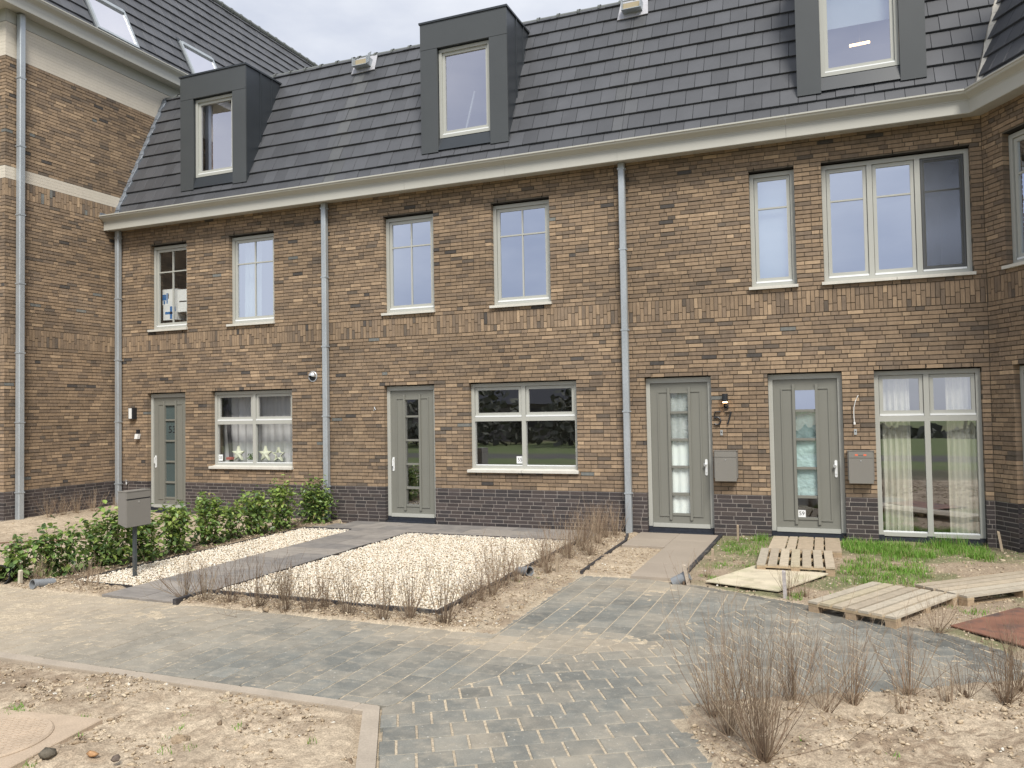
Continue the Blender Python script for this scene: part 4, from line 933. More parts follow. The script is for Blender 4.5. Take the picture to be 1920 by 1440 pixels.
# garden path and wall strip of house 55
gp = MB(); SCOL = [(.215, .198, .182), (.245, .225, .205), (.19, .178, .168), (.27, .245, .218)]
y = -5.87
while y < -1.16:
    for (a, b) in ((-7.455, -6.93), (-6.926, -6.405)):
        k = random.choice(SCOL); gp.slab([(a, y), (b, y), (b, min(y+.396, -1.16)), (a, min(y+.396, -1.16))], idm, .022+random.gauss(0, .001), -.04, k, bev=.002)
    y += .399
for r_ in range(3):
    x = -8.35+r_*.17
    while x < -3.46: gp.slab([(x, -1.155+r_*.372), (min(x+.52, -3.46), -1.155+r_*.372), (min(x+.52, -3.46), -.786+r_*.372), (x, -.786+r_*.372)], idm, .022+random.gauss(0, .001), -.04, random.choice(SCOL), bev=.002); x += .523
tag(build('garden_path', gp, 'slab'), 'grey brown stone slab path to the middle door and along the wall', 'path', kind='structure')
bp_ = MB()
for (a, b, c, d) in [(-2.85, -2.25, -1.24, -.64), (-2.85, -2.25, -.637, -.03), (-2.246, -1.68, -1.24, -.64), (-2.246, -1.68, -.637, -.03), (-2.235, -1.68, -1.84, -1.243), (-2.235, -1.68, -2.44, -1.843), (-2.235, -1.68, -3.04, -2.443), (-2.235, -1.68, -3.24, -3.043)]:
    k = random.uniform(.95, 1.05); bp_.slab([(a, c), (b, c), (b, d), (a, d)], idm, .03+random.gauss(0, .0015), -.03, (.32*k, .275*k, .225*k), bev=.003)
tag(build('slab_path', bp_, 'beige'), 'smooth beige slab path to door 57', 'path', kind='structure')
kb = MB()
x = -15.0
while x < -2.9: kb.slab([(x, -7.78), (min(x+.995, -2.86), -7.78), (min(x+.995, -2.86), -7.672), (x, -7.672)], idm, .006+random.gauss(0, .002), -.1, bev=.008); x += 1.0
for k in range(3):
    s0, s1 = k*1.0, k*1.0+.995; P = lambda s_, t_: (-2.855+.5*s_-t_*.8660+.0, -7.672-.866*s_-t_*.5)
    kb.slab([P(s0, .11), P(s1, .11), P(s1, 0), P(s0, 0)], idm, .006, -.1, bev=.008)
tag(build('kerb', kb, 'kerb'), 'narrow sandy concrete kerb around the lower left verge', 'kerb', kind='structure')
def edge_strip(pts, w_, h, label):
    m = MB()
    for p, q in zip(pts, pts[1:]):
        p, q = Vector((*p, 0)), Vector((*q, 0)); t = (q-p).normalized(); n_ = Vector((-t.y, t.x, 0)); L_ = (q-p).length; k = max(1, int(L_/.5))
        for i in range(k):
            a = p+t*(L_*i/k); b = p+t*(L_*(i+1)/k); j = [n_*(.006*math.sin(7*i+3*p.x)), n_*(.006*math.sin(7*i+7+3*p.x))]; z = h+random.gauss(0, .003)
            m.hexa([tuple(v) for v in (a+j[0]-n_*w_/2-Vector((0, 0, .05)), b+j[1]-n_*w_/2-Vector((0, 0, .05)), b+j[1]+n_*w_/2-Vector((0, 0, .05)), a+j[0]+n_*w_/2-Vector((0, 0, .05)), a+j[0]-n_*w_/2+Vector((0, 0, z)), b+j[1]-n_*w_/2+Vector((0, 0, z)), b+j[1]+n_*w_/2+Vector((0, 0, z)), a+j[0]+n_*w_/2+Vector((0, 0, z)))])
    return tag(build('edging_board', m, 'edging', None, org=(pts[0][0], pts[0][1], 0)), label, 'edging', 'black garden edging')
edge_strip([(-6.38, -5.92), (-6.38, -5.44), (-3.56, -5.47), (-3.52, -1.05)], .045, .055, 'black edging around the front and right side of the large gravel bed')
edge_strip([(-6.385, -5.40), (-6.385, -1.05), (-3.56, -1.05)], .014, .034, 'thin black edging between the stone path and the large gravel bed')
edge_strip([(-7.475, -5.45), (-8.42, -5.45), (-8.42, -1.02), (-7.475, -1.02)], .014, .034, 'thin black edging around the narrow left gravel strip')
edge_strip([(-2.83, -3.24), (-2.87, -1.9), (-2.88, -.9), (-3.0, -.3)], .035, .045, 'black edging left of the sand pit beside the beige slabs')
edge_strip([(-1.655, -3.26), (-1.64, -.05)], .05, .045, 'black edging along the right side of the beige slabs')
# ------------------------------------------------------------ gravel beds
ICO = None
def ico():
    t = (1+5**.5)/2; v = np.array([(-1, t, 0), (1, t, 0), (-1, -t, 0), (1, -t, 0), (0, -1, t), (0, 1, t), (0, -1, -t), (0, 1, -t), (t, 0, -1), (t, 0, 1), (-t, 0, -1), (-t, 0, 1)], float)
    f = np.array([(0, 11, 5), (0, 5, 1), (0, 1, 7), (0, 7, 10), (0, 10, 11), (1, 5, 9), (5, 11, 4), (11, 10, 2), (10, 7, 6), (7, 1, 8), (3, 9, 4), (3, 4, 2), (3, 2, 6), (3, 6, 8), (3, 8, 9), (4, 9, 5), (2, 4, 11), (6, 2, 10), (8, 6, 7), (9, 8, 1)])
    return v/np.linalg.norm(v[0]), f
IV, IF = ico()
def scatter(name, pts, sizes, cols, matn, flat=.7, rough_=.22, smooth=False):
    n = len(pts); r = RNG
    V = np.repeat(IV[None], n, 0)*(1+r.normal(0, rough_, (n, 12, 1))); V = V*np.stack([r.uniform(.8, 1.35, n), r.uniform(.7, 1.1, n), np.full(n, flat)*r.uniform(.8, 1.2, n)], 1)[:, None]
    an = r.uniform(0, 6.283, n); c, s = np.cos(an), np.sin(an); til = r.normal(0, .35, n); ct, st = np.cos(til), np.sin(til)
    y = V[..., 1]*ct[:, None]-V[..., 2]*st[:, None]; z = V[..., 1]*st[:, None]+V[..., 2]*ct[:, None]; x = V[..., 0]
    V = np.stack([x*c[:, None]-y*s[:, None], x*s[:, None]+y*c[:, None], z], -1)*sizes[:, None, None]+pts[:, None]
    F = (IF[None]+np.arange(n)[:, None, None]*12).reshape(-1, 3); C = np.repeat(cols, 20, 0)
    me = D.meshes.new(name); quick_mesh(me, V.reshape(-1, 3), F, smooth, C, 'FACE'); me.materials.append(M[matn]); return link(name, me, None)
GP = np.array([(.67, .605, .49), (.71, .65, .545), (.60, .51, .385), (.64, .595, .51), (.52, .42, .31), (.73, .695, .62)])
for (x0, x1, y0, y1, n, lab) in ((-6.375, -3.55, -5.42, -1.06, 21000, 'large bed of cream gravel in front of the middle house'), (-8.41, -7.47, -5.44, -1.03, 7400, 'narrow strip of cream gravel left of the stone path')):
    b = MB(); b.box(x0, x1, y0, y1, -.05, .004); build('gravel_base', b, 'gravelbase')
    P = np.stack([RNG.uniform(x0, x1, n), RNG.uniform(y0, y1, n), RNG.uniform(.006, .026, n)], 1)
    cl = GP[RNG.choice(6, n, p=[.3, .25, .15, .15, .07, .08])]*RNG.uniform(.9, 1.08, (n, 1))
    tag(scatter('gravel', P, RNG.uniform(.008, .0165, n), cl, 'gravel', .75), lab, 'gravel', kind='stuff')
for o in D.objects:
    if o.name.startswith('gravel_base'): tag(o, 'compacted cream gravel under the loose stones', 'gravel', kind='structure')
# soil clods and pebbles
def region_pts(n, x0, x1, y0, y1, fn):
    x = RNG.uniform(x0, x1, n); y = RNG.uniform(y0, y1, n); k = fn(x, y) > RNG.random(n); x, y = x[k], y[k]; h, _ = zones(x, y); return x, y, h
PTS = []
for (n, x0, x1, y0, y1, fn) in [
    (5200, -6.4, -3.07, -5.86, -5.5, lambda x, y: .8+0*x), (5200, -3.5, -2.86, -5.7, -.1, lambda x, y: .8+0*x), (1800, -8.9, -7.5, -5.86, -5.48, lambda x, y: .8+0*x),
    (4000, -9.15, -8.42, -5.6, -.1, lambda x, y: .9+0*x), (25000, -8.5, -2.6, -9.6, -7.83, lambda x, y: sstep(.42, .62, fbm(x, y, 4, 131))*(.35+.65*sstep(-3.6, -5.5, x))),
    (18000, -1.2, 3, -9.5, -5.7, lambda x, y: sstep(.40, .60, fbm(x, y, 4, 141))*~inside_arr(x, y, DPOLY)), (8000, -1.6, 3, -5.4, -.1, lambda x, y: (~inside_arr(x, y, DPOLY))*(~inside_arr(x, y, MPOLY))*.8),
    (1300, -2.8, -2.26, -3.2, -1.3, lambda x, y: .5+0*x), (2500, -14, -9.2, -5.8, -.3, lambda x, y: .25+0*x)]:
    PTS.append(np.stack(region_pts(n, x0, x1, y0, y1, fn), 1))
P = np.concatenate(PTS); n = len(P); sz = np.exp(RNG.normal(-4.95, .45, n)); P[:, 2] += sz*.15
SCL = np.array([(.42, .34, .24), (.31, .24, .165), (.50, .42, .31), (.20, .15, .105), (.60, .57, .50)])
tag(scatter('soil_clods', P, sz, SCL[RNG.choice(5, n, p=[.33, .29, .23, .12, .03])], 'clod', .6, .36), 'loose clods of sand and soil with small pebbles', 'soil', kind='stuff')
for (x, y, s_, c, lab) in [(-4.22, -9.02, .055, (.13, .115, .09), 'dark lump of clay beside the manhole cover'), (-3.98, -8.93, .035, (.42, .25, .13), 'small orange brown stone right of the dark clay lump'), (-3.80, -8.93, .03, (.15, .12, .1), 'small dark stone at the lower left verge')]:
    o = scatter('stone', np.array([(0., 0, 0)]), np.array([s_]), np.array([c]), 'clod', .6, .15, True); o.location = (x, y, .03); tag(o, lab, 'stone')
# ------------------------------------------------------------ grass
def grass(name, spots, label):
    Vs, Fs, Cs = [], [], []
    for (x0, y0, rad, n, hh) in spots:
        for _ in range(n):
            a = random.uniform(0, 6.283); r = rad*math.sqrt(random.random()); x = x0+r*math.cos(a); y = y0+r*math.sin(a)*.9; h = hh*random.uniform(.45, 1.15); d = random.uniform(0, 6.283); w_ = .0028; le = random.uniform(.2, .9)*h
            k = len(Vs); dx, dy = math.cos(d), math.sin(d); px, py = -dy*w_, dx*w_
            Vs += [(x-px, y-py, 0), (x+px, y+py, 0), (x+px*.8+dx*le*.35, y+py*.8+dy*le*.35, h*.6), (x-px*.8+dx*le*.35, y-py*.8+dy*le*.35, h*.6), (x+dx*le+px*.1, y+dy*le+py*.1, h), (x+dx*le, y+dy*le, h)]
            Fs += [(k, k+1, k+2, k+3), (k+3, k+2, k+4, k+5)]; g_ = random.uniform(.7, 1.25); c = (.17*g_, .34*g_, .05*g_) if random.random() < .84 else (.34, .30, .14); Cs += [c, c]
    me = D.meshes.new(name); quick_mesh(me, np.array(Vs), np.array(Fs), False, np.array(Cs), 'FACE'); me.materials.append(M['grass']); return tag(link(name, me, None), label, 'grass', kind='stuff')
sp = []
def blob(x0, x1, y0, y1, n, rad, nb, h):
    for _ in range(n):
        x, y = random.uniform(x0, x1), random.uniform(y0, y1)
        if inpoly(x, y, DPOLY) or inpoly(x, y, MPOLY): continue
        sp.append((x, y, rad*random.uniform(.6, 1.3), nb, h*random.uniform(.7, 1.2)))
blob(.10, 1.75, -1.1, -.12, 105, .13, 60, .10); blob(-1.5, -.95, -1.6, -.6, 26, .12, 45, .08); blob(-1.5, -.9, -2.5, -1.9, 12, .10, 40, .06); blob(.05, .9, -2.9, -1.3, 62, .13, 52, .08)
blob(-1.3, -.9, -.5, -.12, 8, .08, 40, .12); blob(-1.55, -1.25, -3.3, -2.9, 4, .08, 40, .05); blob(-.6, .3, -3.9, -3.5, 6, .06, 40, .06); blob(1.2, 2.3, -1.4, -.2, 16, .12, 20, .06); blob(-.2, 1.6, -3.1, -2.6, 10, .1, 30, .06)
blob(.9, 1.7, -3.9, -3.4, 5, .08, 30, .05); blob(1.0, 1.5, -.2, -.12, 6, .1, 50, .18)
blob(-3.45, -3.15, -3.9, -3.6, 5, .08, 40, .04); blob(-6.4, -2.9, -9.4, -7.95, 34, .05, 14, .035); blob(-1.0, 2, -9, -7.4, 10, .05, 14, .04); blob(-5.35, -4.9, -8.75, -8.55, 3, .06, 50, .04)
grass('grass', sp, 'short green grass growing in patches over the bare yards')
# ------------------------------------------------------------ twig shrubs
ORD = 'first second third fourth fifth sixth seventh eighth ninth tenth eleventh twelfth thirteenth fourteenth fifteenth sixteenth seventeenth eighteenth nineteenth twentieth'.split()
TW = [(.23, .165, .115), (.29, .215, .15), (.18, .13, .09), (.34, .27, .19)]
def twig_mesh(h, n, spread, light=0, rk=1.):
    m = MB()
    for i in range(n):
        a = random.uniform(0, 6.283); lean = abs(random.gauss(0, spread)); hh = h*random.uniform(.5, 1.05)/max(.75, math.cos(min(lean, 1))); r0 = random.uniform(.0014, .0026)*rk; bx, by = .02*math.cos(a)+random.gauss(0, .012), .02*math.sin(a)+random.gauss(0, .012)
        pts = []; x, y, z = bx, by, -.01; k = random.gauss(0, .35)
        for s_ in range(5):
            t_ = s_/4; ll = lean*(1.25-.6*t_)+random.gauss(0, .09); pts.append((x, y, z)); d = hh/4; x += d*math.sin(ll)*math.cos(a+k*t_); y += d*math.sin(ll)*math.sin(a+k*t_); z += d*math.cos(ll)
        c = random.choice(TW); c = tuple(q*(1+.5*light) for q in c)
        m.tube(pts, [r0, r0*.9, r0*.75, r0*.5, r0*.28], 3, c, cap=False)
        for _ in range(random.choice((2, 3, 3, 4))):
            j = random.choice((1, 2, 3)); p = Vector(pts[j]).lerp(Vector(pts[min(j+1, 4)]), random.random()); dd = Vector((math.cos(a+random.gauss(0, 1.2))*.5, math.sin(a+random.gauss(0, 1.2))*.5, 1)).normalized()*hh*random.uniform(.12, .3)
            m.tube([p, p+dd*.5+Vector((random.gauss(0, .008), random.gauss(0, .008), 0)), p+dd], [r0*.5, r0*.4, r0*.22], 3, c, cap=False)
    m.tube([(0, 0, -.02), (0, 0, .03)], [.016, .010], 5, (.14, .10, .07))
    return m
def shrub(x, y, h, n, spread, label, group, light=0, z=.01, rk=1.):
    m = twig_mesh(h, n, spread, light, rk); me_o = build('twig_shrub', m, 'twig'); me_o.location = (x, y, z); me_o.rotation_euler = (0, 0, random.uniform(0, 6.28)); return tag(me_o, label, 'shrub', group)
row = [(-6.50, -5.66, .46), (-6.10, -5.78, .42), (-5.76, -5.78, .47), (-5.42, -5.82, .55), (-5.05, -5.84, .36), (-5.30, -5.52, .46), (-4.80, -5.82, .36), (-4.69, -5.70, .44), (-4.36, -5.78, .50), (-3.97, -5.80, .50), (-3.74, -5.70, .47), (-3.36, -5.74, .50)]
row.sort()
for i, (x, y, h) in enumerate(row): shrub(x, y, h*1.1, 36, .42, f'bare brown twig shrub, {ORD[i]} from the left in the strip before the large gravel bed', 'bare shrubs in front of the gravel bed', -.5, rk=1.35)
row = [(-3.42, -5.15, .35), (-3.40, -4.85, .45), (-3.37, -4.62, .62), (-3.40, -4.25, .50), (-3.38, -3.9, .40), (-3.42, -3.05, .50), (-3.22, -3.30, .45), (-3.40, -2.7, .50), (-3.25, -2.42, .50), (-3.40, -2.1, .55), (-3.24, -1.82, .54), (-3.05, -2.13, .40), (-3.38, -1.5, .5), (-3.2, -1.2, .45), (-3.42, -.9, .5), (-3.24, -.62, .5), (-3.42, -.4, .52), (-3.17, -.33, .5), (-3.5, -.2, .55)]
row.sort(key=lambda p: p[1])
for i, (x, y, h) in enumerate(row): shrub(x, y, h, 40, .38, f'bare brown twig shrub, {ORD[i]} from the street in the strip right of the gravel bed', 'bare shrubs beside the gravel bed', 0, rk=1.2)
row = [(-.76, -7.14, .42, 45), (-.64, -7.38, .78, 48), (-.42, -7.68, .84, 80), (-.50, -7.48, .72, 34), (-.31, -6.74, .60, 55), (-.11, -6.83, .50, 30), (.04, -6.63, .55, 50), (.33, -6.68, .34, 14), (.40, -6.32, .52, 42), (.62, -6.37, .32, 18), (.74, -6.23, .32, 18), (.97, -6.26, .50, 55), (1.09, -6.05, .5, 40)]
for i, (x, y, h, n) in enumerate(row): shrub(x, y, h, n, .36, ('bare brown twig shrub in the sandy bed at lower right, the largest and nearest' if n == 80 else f'bare brown twig shrub, {ORD[i]} from the left in the sandy bed at lower right'), 'bare shrubs in the lower right bed')
for x, y, h, n, lab in [(.75, -4.62, .42, 26, 'spreading bare shrub between the large pallet and the rusty plate'), (-.50, -3.66, .34, 26, 'bare shrub beside the pale stake at the plywood sheet'), (-.34, -3.62, .26, 22, 'low bare shrub left of the large pallet'), (-1.42, -3.02, .3, 16, 'small bare shrub right of the beige slab path'), (-1.60, -3.42, .38, 12, 'thin bare shrub at the end of the beige slab path'),
                        (-8.07, -5.58, .32, 26, 'small bare shrub left of the post mailbox'), (-7.83, -5.64, .38, 20, 'bare shrub in front of the post mailbox'), (-8.60, -5.70, .34, 36, 'bare shrub right of the short grey pipe'), (-8.9, -5.55, .4, 14, 'thin bare shrub behind the wooden peg at far left')]:
    shrub(x, y, h, n, .42, lab, None, .3)
for i, (x, y, h) in enumerate([(-13.55, -1.75, .46), (-13.6, -1.45, .40), (-13.58, -1.15, .44), (-13.5, -.85, .42), (-13.3, -.45, .36), (-13.15, -.3, .30)]): shrub(x, y, h, 40, .45, f'bare shrub, {ORD[i]} from the left at the foot of the tall brick side wall', 'bare shrubs along the side wall', .35, .10)
# ------------------------------------------------------------ leafy hedge shrubs
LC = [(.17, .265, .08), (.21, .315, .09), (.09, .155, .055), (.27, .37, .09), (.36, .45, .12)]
def leafy(x, y, w_, h, n, bright, label, droop=.2):
    t = thing('leafy_shrub', label, 'shrub', (x, y, 0), 'leafy shrubs in the hedge row')
    st = MB(); lf = MB(); stems = []
    for i in range(9):
        a = random.uniform(0, 6.28); l_ = random.uniform(.1, .55); top = Vector((x+w_*.42*math.cos(a)*l_*1.6, y+w_*.42*math.sin(a)*l_*1.6, h*random.uniform(.72, 1.0)*(1-.25*l_)))
        b0 = Vector((x+.04*math.cos(a), y+.04*math.sin(a), 0)); mid = b0.lerp(top, .5)+Vector((math.cos(a), math.sin(a), 0))*w_*.08; stems.append((b0, mid, top)); st.tube([b0, mid, top], [.007, .005, .0025], 4, (.13, .10, .05), cap=False)
    for i in range(n):
        s_ = random.choice(stems); q = random.random()**.75; p = (s_[0].lerp(s_[1], q*2) if q < .5 else s_[1].lerp(s_[2], q*2-1)); rr = w_*.30*(1.1-.65*q)
        p = p+Vector((random.gauss(0, rr*.6), random.gauss(0, rr*.6), random.gauss(0, .05))); p.z = max(.03, p.z)
        L_ = random.uniform(.055, .10); a = random.uniform(0, 6.28); el = random.gauss(-.15-droop*(1-q), .45)
        d = Vector((math.cos(a)*math.cos(el), math.sin(a)*math.cos(el), math.sin(el))); s2 = d.cross(Vector((random.gauss(0, .35), random.gauss(0, .35), 1))).normalized(); up_ = s2.cross(d)
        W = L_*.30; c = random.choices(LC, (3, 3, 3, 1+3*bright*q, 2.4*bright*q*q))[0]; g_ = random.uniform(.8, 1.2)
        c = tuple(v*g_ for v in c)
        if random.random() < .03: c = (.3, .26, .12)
        b_, tip = p, p+d*L_; m1, m2 = p+d*L_*.33, p+d*L_*.68; fold = up_*W*.35
        for sg in (1, -1):
            lf.face([tuple(b_), tuple(m1+s2*sg*W+fold), tuple(m2+s2*sg*W*.85+fold-up_*L_*.04), tuple(tip-up_*L_*.10)], c) if sg == 1 else lf.face([tuple(tip-up_*L_*.10), tuple(m2+s2*sg*W*.85+fold-up_*L_*.04), tuple(m1+s2*sg*W+fold), tuple(b_)], c)
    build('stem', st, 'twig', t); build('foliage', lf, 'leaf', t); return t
hd = [(-9.14, -5.62, .62, .50, 330, .3, 'leftmost leafy shrub, cut by the photo edge above the black pipe', .5), (-8.90, -5.28, .62, .66, 520, .3, 'drooping leafy shrub behind the short grey pipe', .7), (-8.80, -4.62, .80, .84, 950, .5, 'broad leafy shrub left of the post mailbox, with pale upper leaves', .3),
      (-8.72, -4.10, .62, .72, 560, .9, 'leafy shrub directly behind the post mailbox', .3), (-8.68, -3.65, .60, .78, 640, 1.4, 'bright green leafy shrub just right of the post mailbox', .3), (-8.76, -2.85, .66, .84, 700, 1.2, 'bright leafy shrub under the left part of the ground floor window', .2), (-8.74, -2.35, .40, .66, 260, .8, 'thin leafy shrub between the two bright ones below the window', .2),
      (-8.76, -1.85, .66, .76, 700, 1.3, 'third leafy shrub from the house wall', .2), (-8.70, -1.25, .58, .88, 640, 1.6, 'yellow green leafy shrub, second from the house wall', .2), (-8.58, -.42, .68, .80, 900, .5, 'dark green leafy shrub at the foot of the downpipe', .2)]
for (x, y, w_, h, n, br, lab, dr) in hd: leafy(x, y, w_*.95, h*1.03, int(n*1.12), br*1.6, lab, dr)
# ------------------------------------------------------------ pallets, plywood, plate, cover
WC = [(.41, .35, .265), (.45, .39, .30), (.36, .31, .24), (.42, .375, .30), (.45, .395, .285)]
def pallet(org, ang, W, L_, slats, label, z0=.0, tilt=0., sw=None, warm=1., h=.115, group='wooden pallets'):
    """slats run along the length; org = corner, width direction = ang, length direction = ang+90"""
    t = thing('wooden_pallet', label, 'pallet', (org[0], org[1], z0), group)
    a = math.radians(ang); U = Vector((math.cos(a), math.sin(a), 0)); V_ = Vector((-math.sin(a), math.cos(a), 0)); V_ = (V_*math.cos(tilt)+Vector((0, 0, 1))*math.sin(tilt)); N = U.cross(V_); O = Vector((org[0], org[1], z0))
    g = (W-sum(slats))/(len(slats)-1) if len(slats) > 1 else 0; u = 0
    P = lambda uu, vv, ww: O+U*uu+V_*vv+N*ww
    for s_ in slats:
        m = MB(); kk = random.uniform(.9, 1.1); wc = random.choice(WC); c = (wc[0]*kk*warm, wc[1]*kk*(.5+.5*warm), wc[2]*kk); j = random.gauss(0, .004)
        m.obox(P(u, -.004+j, h-.020), U*s_, V_*(L_+.0+j), N*(.020+random.gauss(0, .001)), c); build('slat', m, 'wood', t); u += s_+g
    for v in (0, L_/2-.045, L_-.09): m = MB(); m.obox(P(0, v, h-.042), U*W, V_*.09, N*.0215, (.40, .31, .20)); build('cross_board', m, 'wood', t)
    for v in (.002, L_/2-.043, L_-.088):
        for uu in (0, W/2-.05, W-.10): m = MB(); m.obox(P(uu+.001, v, .018), U*.098, V_*.086, N*(h-.0605), (.36, .27, .18)); build('block', m, 'wood', t)
    for uu in (0, W/2-.05, W-.10): m = MB(); m.obox(P(uu, 0, 0), U*.10, V_*L_, N*.0175, (.38, .29, .19)); build('bottom_board', m, 'wood', t)
    return t
pallet((-.905, -2.56), 2, .85, 1.10, [.098]*7, 'flat weathered pallet lying before door 59 as a lower step', .0)
pallet((-.86, -1.43), 1, .88, 1.30, [.20, .11, .19, .11, .19], 'tilted warm coloured pallet leaning up to the threshold of door 59', -.005, -.03, warm=1.12, h=.115)
pallet((-.293, -4.2), -29, .83, 1.24, [.095]*7, 'large pale pallet lying at the curved edge of the paving, seen from its end', -.015)
pallet((.70, -3.15), -47, .60, 1.6, [.100]*5, 'long pale pallet at the right edge, reaching out of the picture', -.005, .0, h=.11)
def sheet(name, P, z, th, matn, label, cat):
    m = MB(); m.slab([tuple(p) for p in P], lambda u, v, w_: (u, v, w_+.02*(u-P[0][0])*0), z+th, z, bev=.002, bottom=True); return tag(build(name, m, matn, None, org=(P[0][0], P[0][1], z)), label, cat)
sheet('plywood_sheet', [(-1.37, -3.36), (-.60, -3.62), (-.13, -2.56), (-.95, -2.60), (-.97, -2.30)][:3]+[(-.93, -2.28)], .035, .014, 'ply', 'pale weathered plywood sheet lying on the soil by the curved paving edge', 'plywood')
sheet('rusty_plate', [(.86, -4.50), (1.36, -5.02), (2.2, -4.2), (1.52, -3.62)], .03, .012, 'rust', 'orange brown rusty plate on the ground at the right edge', 'plate')
t = thing('manhole_cover', 'round sandy manhole cover set in a square concrete slab at lower left', 'manhole', (-4.72, -9.0, 0))
m = MB(); a = math.radians(8)
sq = [(-4.76+.46*(math.cos(a)*sx-math.sin(a)*sy), -9.0+.42*(math.sin(a)*sx+math.cos(a)*sy)) for sx, sy in ((-1, -1), (1, -1), (1, 1), (-1, 1))]
m.slab(sq, idm, .034, -.05, bev=.006); build('slab', m, 'cover', t)
m = MB(); ring_ = lambda r: [(-4.76+r*math.cos(k*math.pi/24), -9.02+r*math.sin(k*math.pi/24)) for k in range(48)]
m.slab(ring_(.365), idm, .048, .0345, bev=.008)
for i in range(-6, 7):
    for j in range(-11, 12):
        x, y = i*.058+(j % 2)*.029, j*.031
        if x*x+y*y < .33**2: m.box(-4.76+x-.022, -4.76+x+.022, -9.02+y-.009, -9.02+y+.009, .0482, .0502)
build('cover', m, 'cover', t)
# ------------------------------------------------------------ pipes and stakes
def pipe(x, y, z, ang, el, L_, r, label, matn='pvc'):
    d = Vector((math.cos(math.radians(ang))*math.cos(el), math.sin(math.radians(ang))*math.cos(el), math.sin(el))); m = MB(); e_ = Vector((x, y, z))
    m.pipe(e_-d*L_, e_-d*.05, r*.93, .005, 24); m.pipe(e_-d*.05, e_, r, .009, 24)
    m.v = list(m.v); return tag(build('drain_pipe', m, [matn], None, org=(x, y, z)), label, 'pipe', 'pipe ends sticking out of the ground')
pipe(-8.52, -5.88, .065, -95, .12, .25, .056, 'short grey plastic pipe end lying by the far left shrubs')
pipe(-3.33, -3.62, .085, -38, .15, .26, .055, 'short grey plastic pipe end beside the bare shrubs right of the gravel bed')
pipe(-1.55, -3.36, .10, 5, .5, .20, .062, 'grey plastic pipe end at the corner of the beige slab path')
pipe(-9.12, -5.85, .12, -60, .1, .45, .12, 'wide black drain pipe end at the far left edge', 'black')
def stake(x, y, h, w_, lx, ly, col, label):
    m = MB(); m.hexa([(x-w_/2, y-w_/2, -.03), (x+w_/2, y-w_/2, -.03), (x+w_/2, y+w_/2, -.03), (x-w_/2, y+w_/2, -.03), (x-w_/2+lx, y-w_/2+ly, h), (x+w_/2+lx, y-w_/2+ly, h-.01), (x+w_/2+lx, y+w_/2+ly, h-.004), (x-w_/2+lx, y+w_/2+ly, h+.004)], col)
    tag(build('wooden_stake', m, 'wood', None, org=(x, y, 0)), label, 'stake', 'wooden stakes')
stake(-1.34, -.50, .26, .028, 0, .0, (.33, .26, .19), 'wooden stake at the plinth between door 57 and door 59')
stake(1.95, -.30, .27, .03, -.04, .02, (.42, .34, .25), 'leaning wooden stake at the plinth by the right corner')
stake(-.52, -3.80, .29, .034, -.01, 0, (.40, .37, .36), 'greyish stake in front of the plywood sheet')
stake(-1.54, -3.42, .22, .036, -.05, 0, (.42, .36, .29), 'leaning stake beside the pipe end at the beige slabs')
stake(-3.11, -3.28, .24, .03, 0, 0, (.36, .29, .21), 'wooden stake among the bare shrubs by the paving corner')
stake(-8.83, -5.80, .19, .035, .01, 0, (.50, .45, .36), 'pale wooden peg between the black and the grey pipe')
stake(-1.47, -2.10, .18, .03, 0, 0, (.38, .30, .22), 'short wooden stake right of the beige slab path')
m = MB(); m.tube([(-13.0, -3.6, .02), (-12.2, -3.9, .035), (-11.6, -3.4, .03), (-10.8, -2.9, .03)], .012, 6, (.16, .10, .07)); tag(build('thin_hose', m, 'twig', None, org=(-12, -3.7, 0)), 'thin dark hose lying on the pale sand at far left', 'hose')
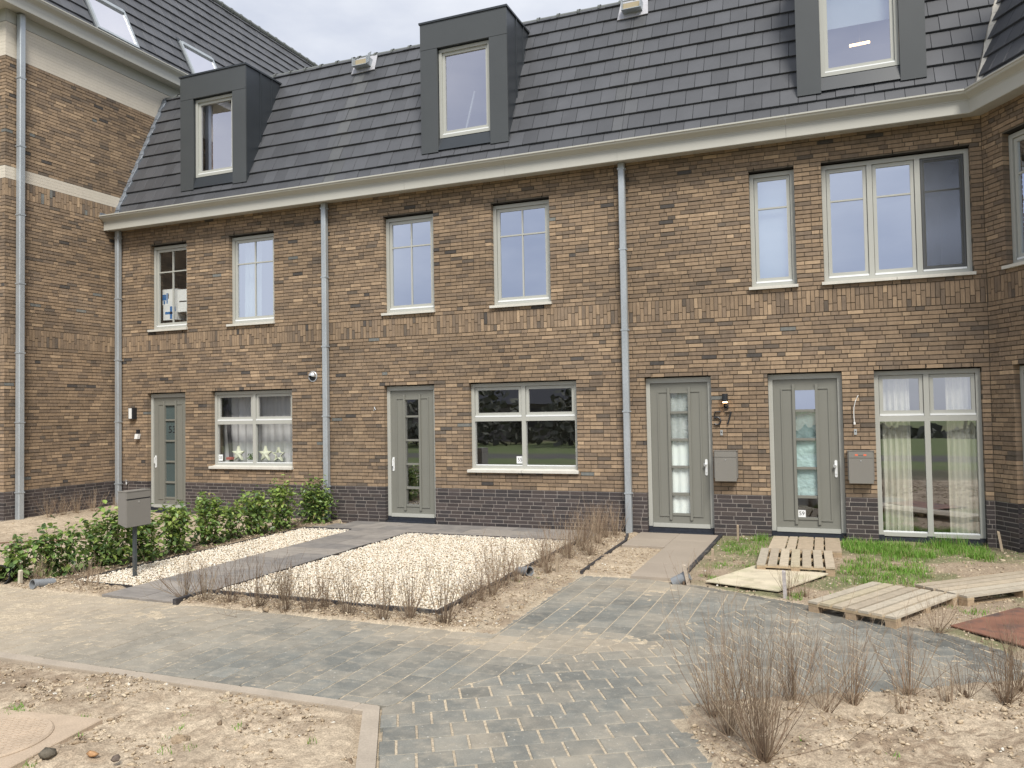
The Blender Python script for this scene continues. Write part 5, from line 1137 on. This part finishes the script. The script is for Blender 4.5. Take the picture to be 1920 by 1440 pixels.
# ============================================================ behind the photographer (seen only in the window reflections)
m = MB()
for _ in range(9000):
    x = random.uniform(-160, 160); y = -95+random.uniform(-8, 8); hh = 3.2+.8*math.sin(x*.07)+.5*math.sin(x*.21+2)+random.uniform(-.4, .4); z = -4.4+random.uniform(0, hh); s_ = random.uniform(.4, 1.1); c = Vector((x, y, z))
    a, b = Vector((random.gauss(0, 1), random.gauss(0, 1), random.gauss(0, 1))).normalized()*s_, Vector((random.gauss(0, 1), random.gauss(0, 1), random.gauss(0, 1))).normalized()*s_
    m.face([tuple(c-a), tuple(c-b), tuple(c+a), tuple(c+b)])
for (cx, cy, cr, ch) in [(random.uniform(-46, -2), random.uniform(-34, -27), random.uniform(.8, 2.2), random.uniform(1.6, 4.8)) for _ in range(24)]:
    for _ in range(150):
        a_, r_ = random.uniform(0, 6.28), random.random(); z = random.uniform(.1, ch); k_ = cr*math.sqrt(max(.05, 1-(z/ch-.45)**2*2.5)); c = Vector((cx+k_*r_*math.cos(a_), cy+k_*r_*math.sin(a_), z)); s_ = random.uniform(.12, .35)
        a, b = Vector((random.gauss(0, 1), random.gauss(0, 1), random.gauss(0, 1))).normalized()*s_, Vector((random.gauss(0, 1), random.gauss(0, 1), random.gauss(0, 1))).normalized()*s_
        m.face([tuple(c-a), tuple(c-b), tuple(c+a), tuple(c+b)])
tag(build('far_wood', m, 'treeline'), 'dark line of trees across the field behind the photographer', 'trees', kind='stuff')
t = thing('long_house', 'low brick house with a dark tiled roof across the road behind the photographer', 'house', (-26, -40, 0))
m = MB(); m.box(-44, -9, -44, -36, 0, 2.4); build('wall', m, 'farbrick', t)
m = MB(); m.v = [(-44.4, -35.6, 2.35), (-8.6, -35.6, 2.35), (-8.6, -44.4, 2.35), (-44.4, -44.4, 2.35), (-44.4, -40, 6.4), (-8.6, -40, 6.4)]; m.f = [(0, 1, 5, 4), (1, 2, 5), (2, 3, 4, 5), (3, 0, 4), (0, 3, 2, 1)]; m.c = [None]*5; m.m = [0]*5
build('roof', m, 'fartile', t)
for k in range(6):
    m = MB(); m.box(-41+k*5.6, -39.2+k*5.6, -35.98, -35.9, .9, 2.1); build('window', m, 'black', t)
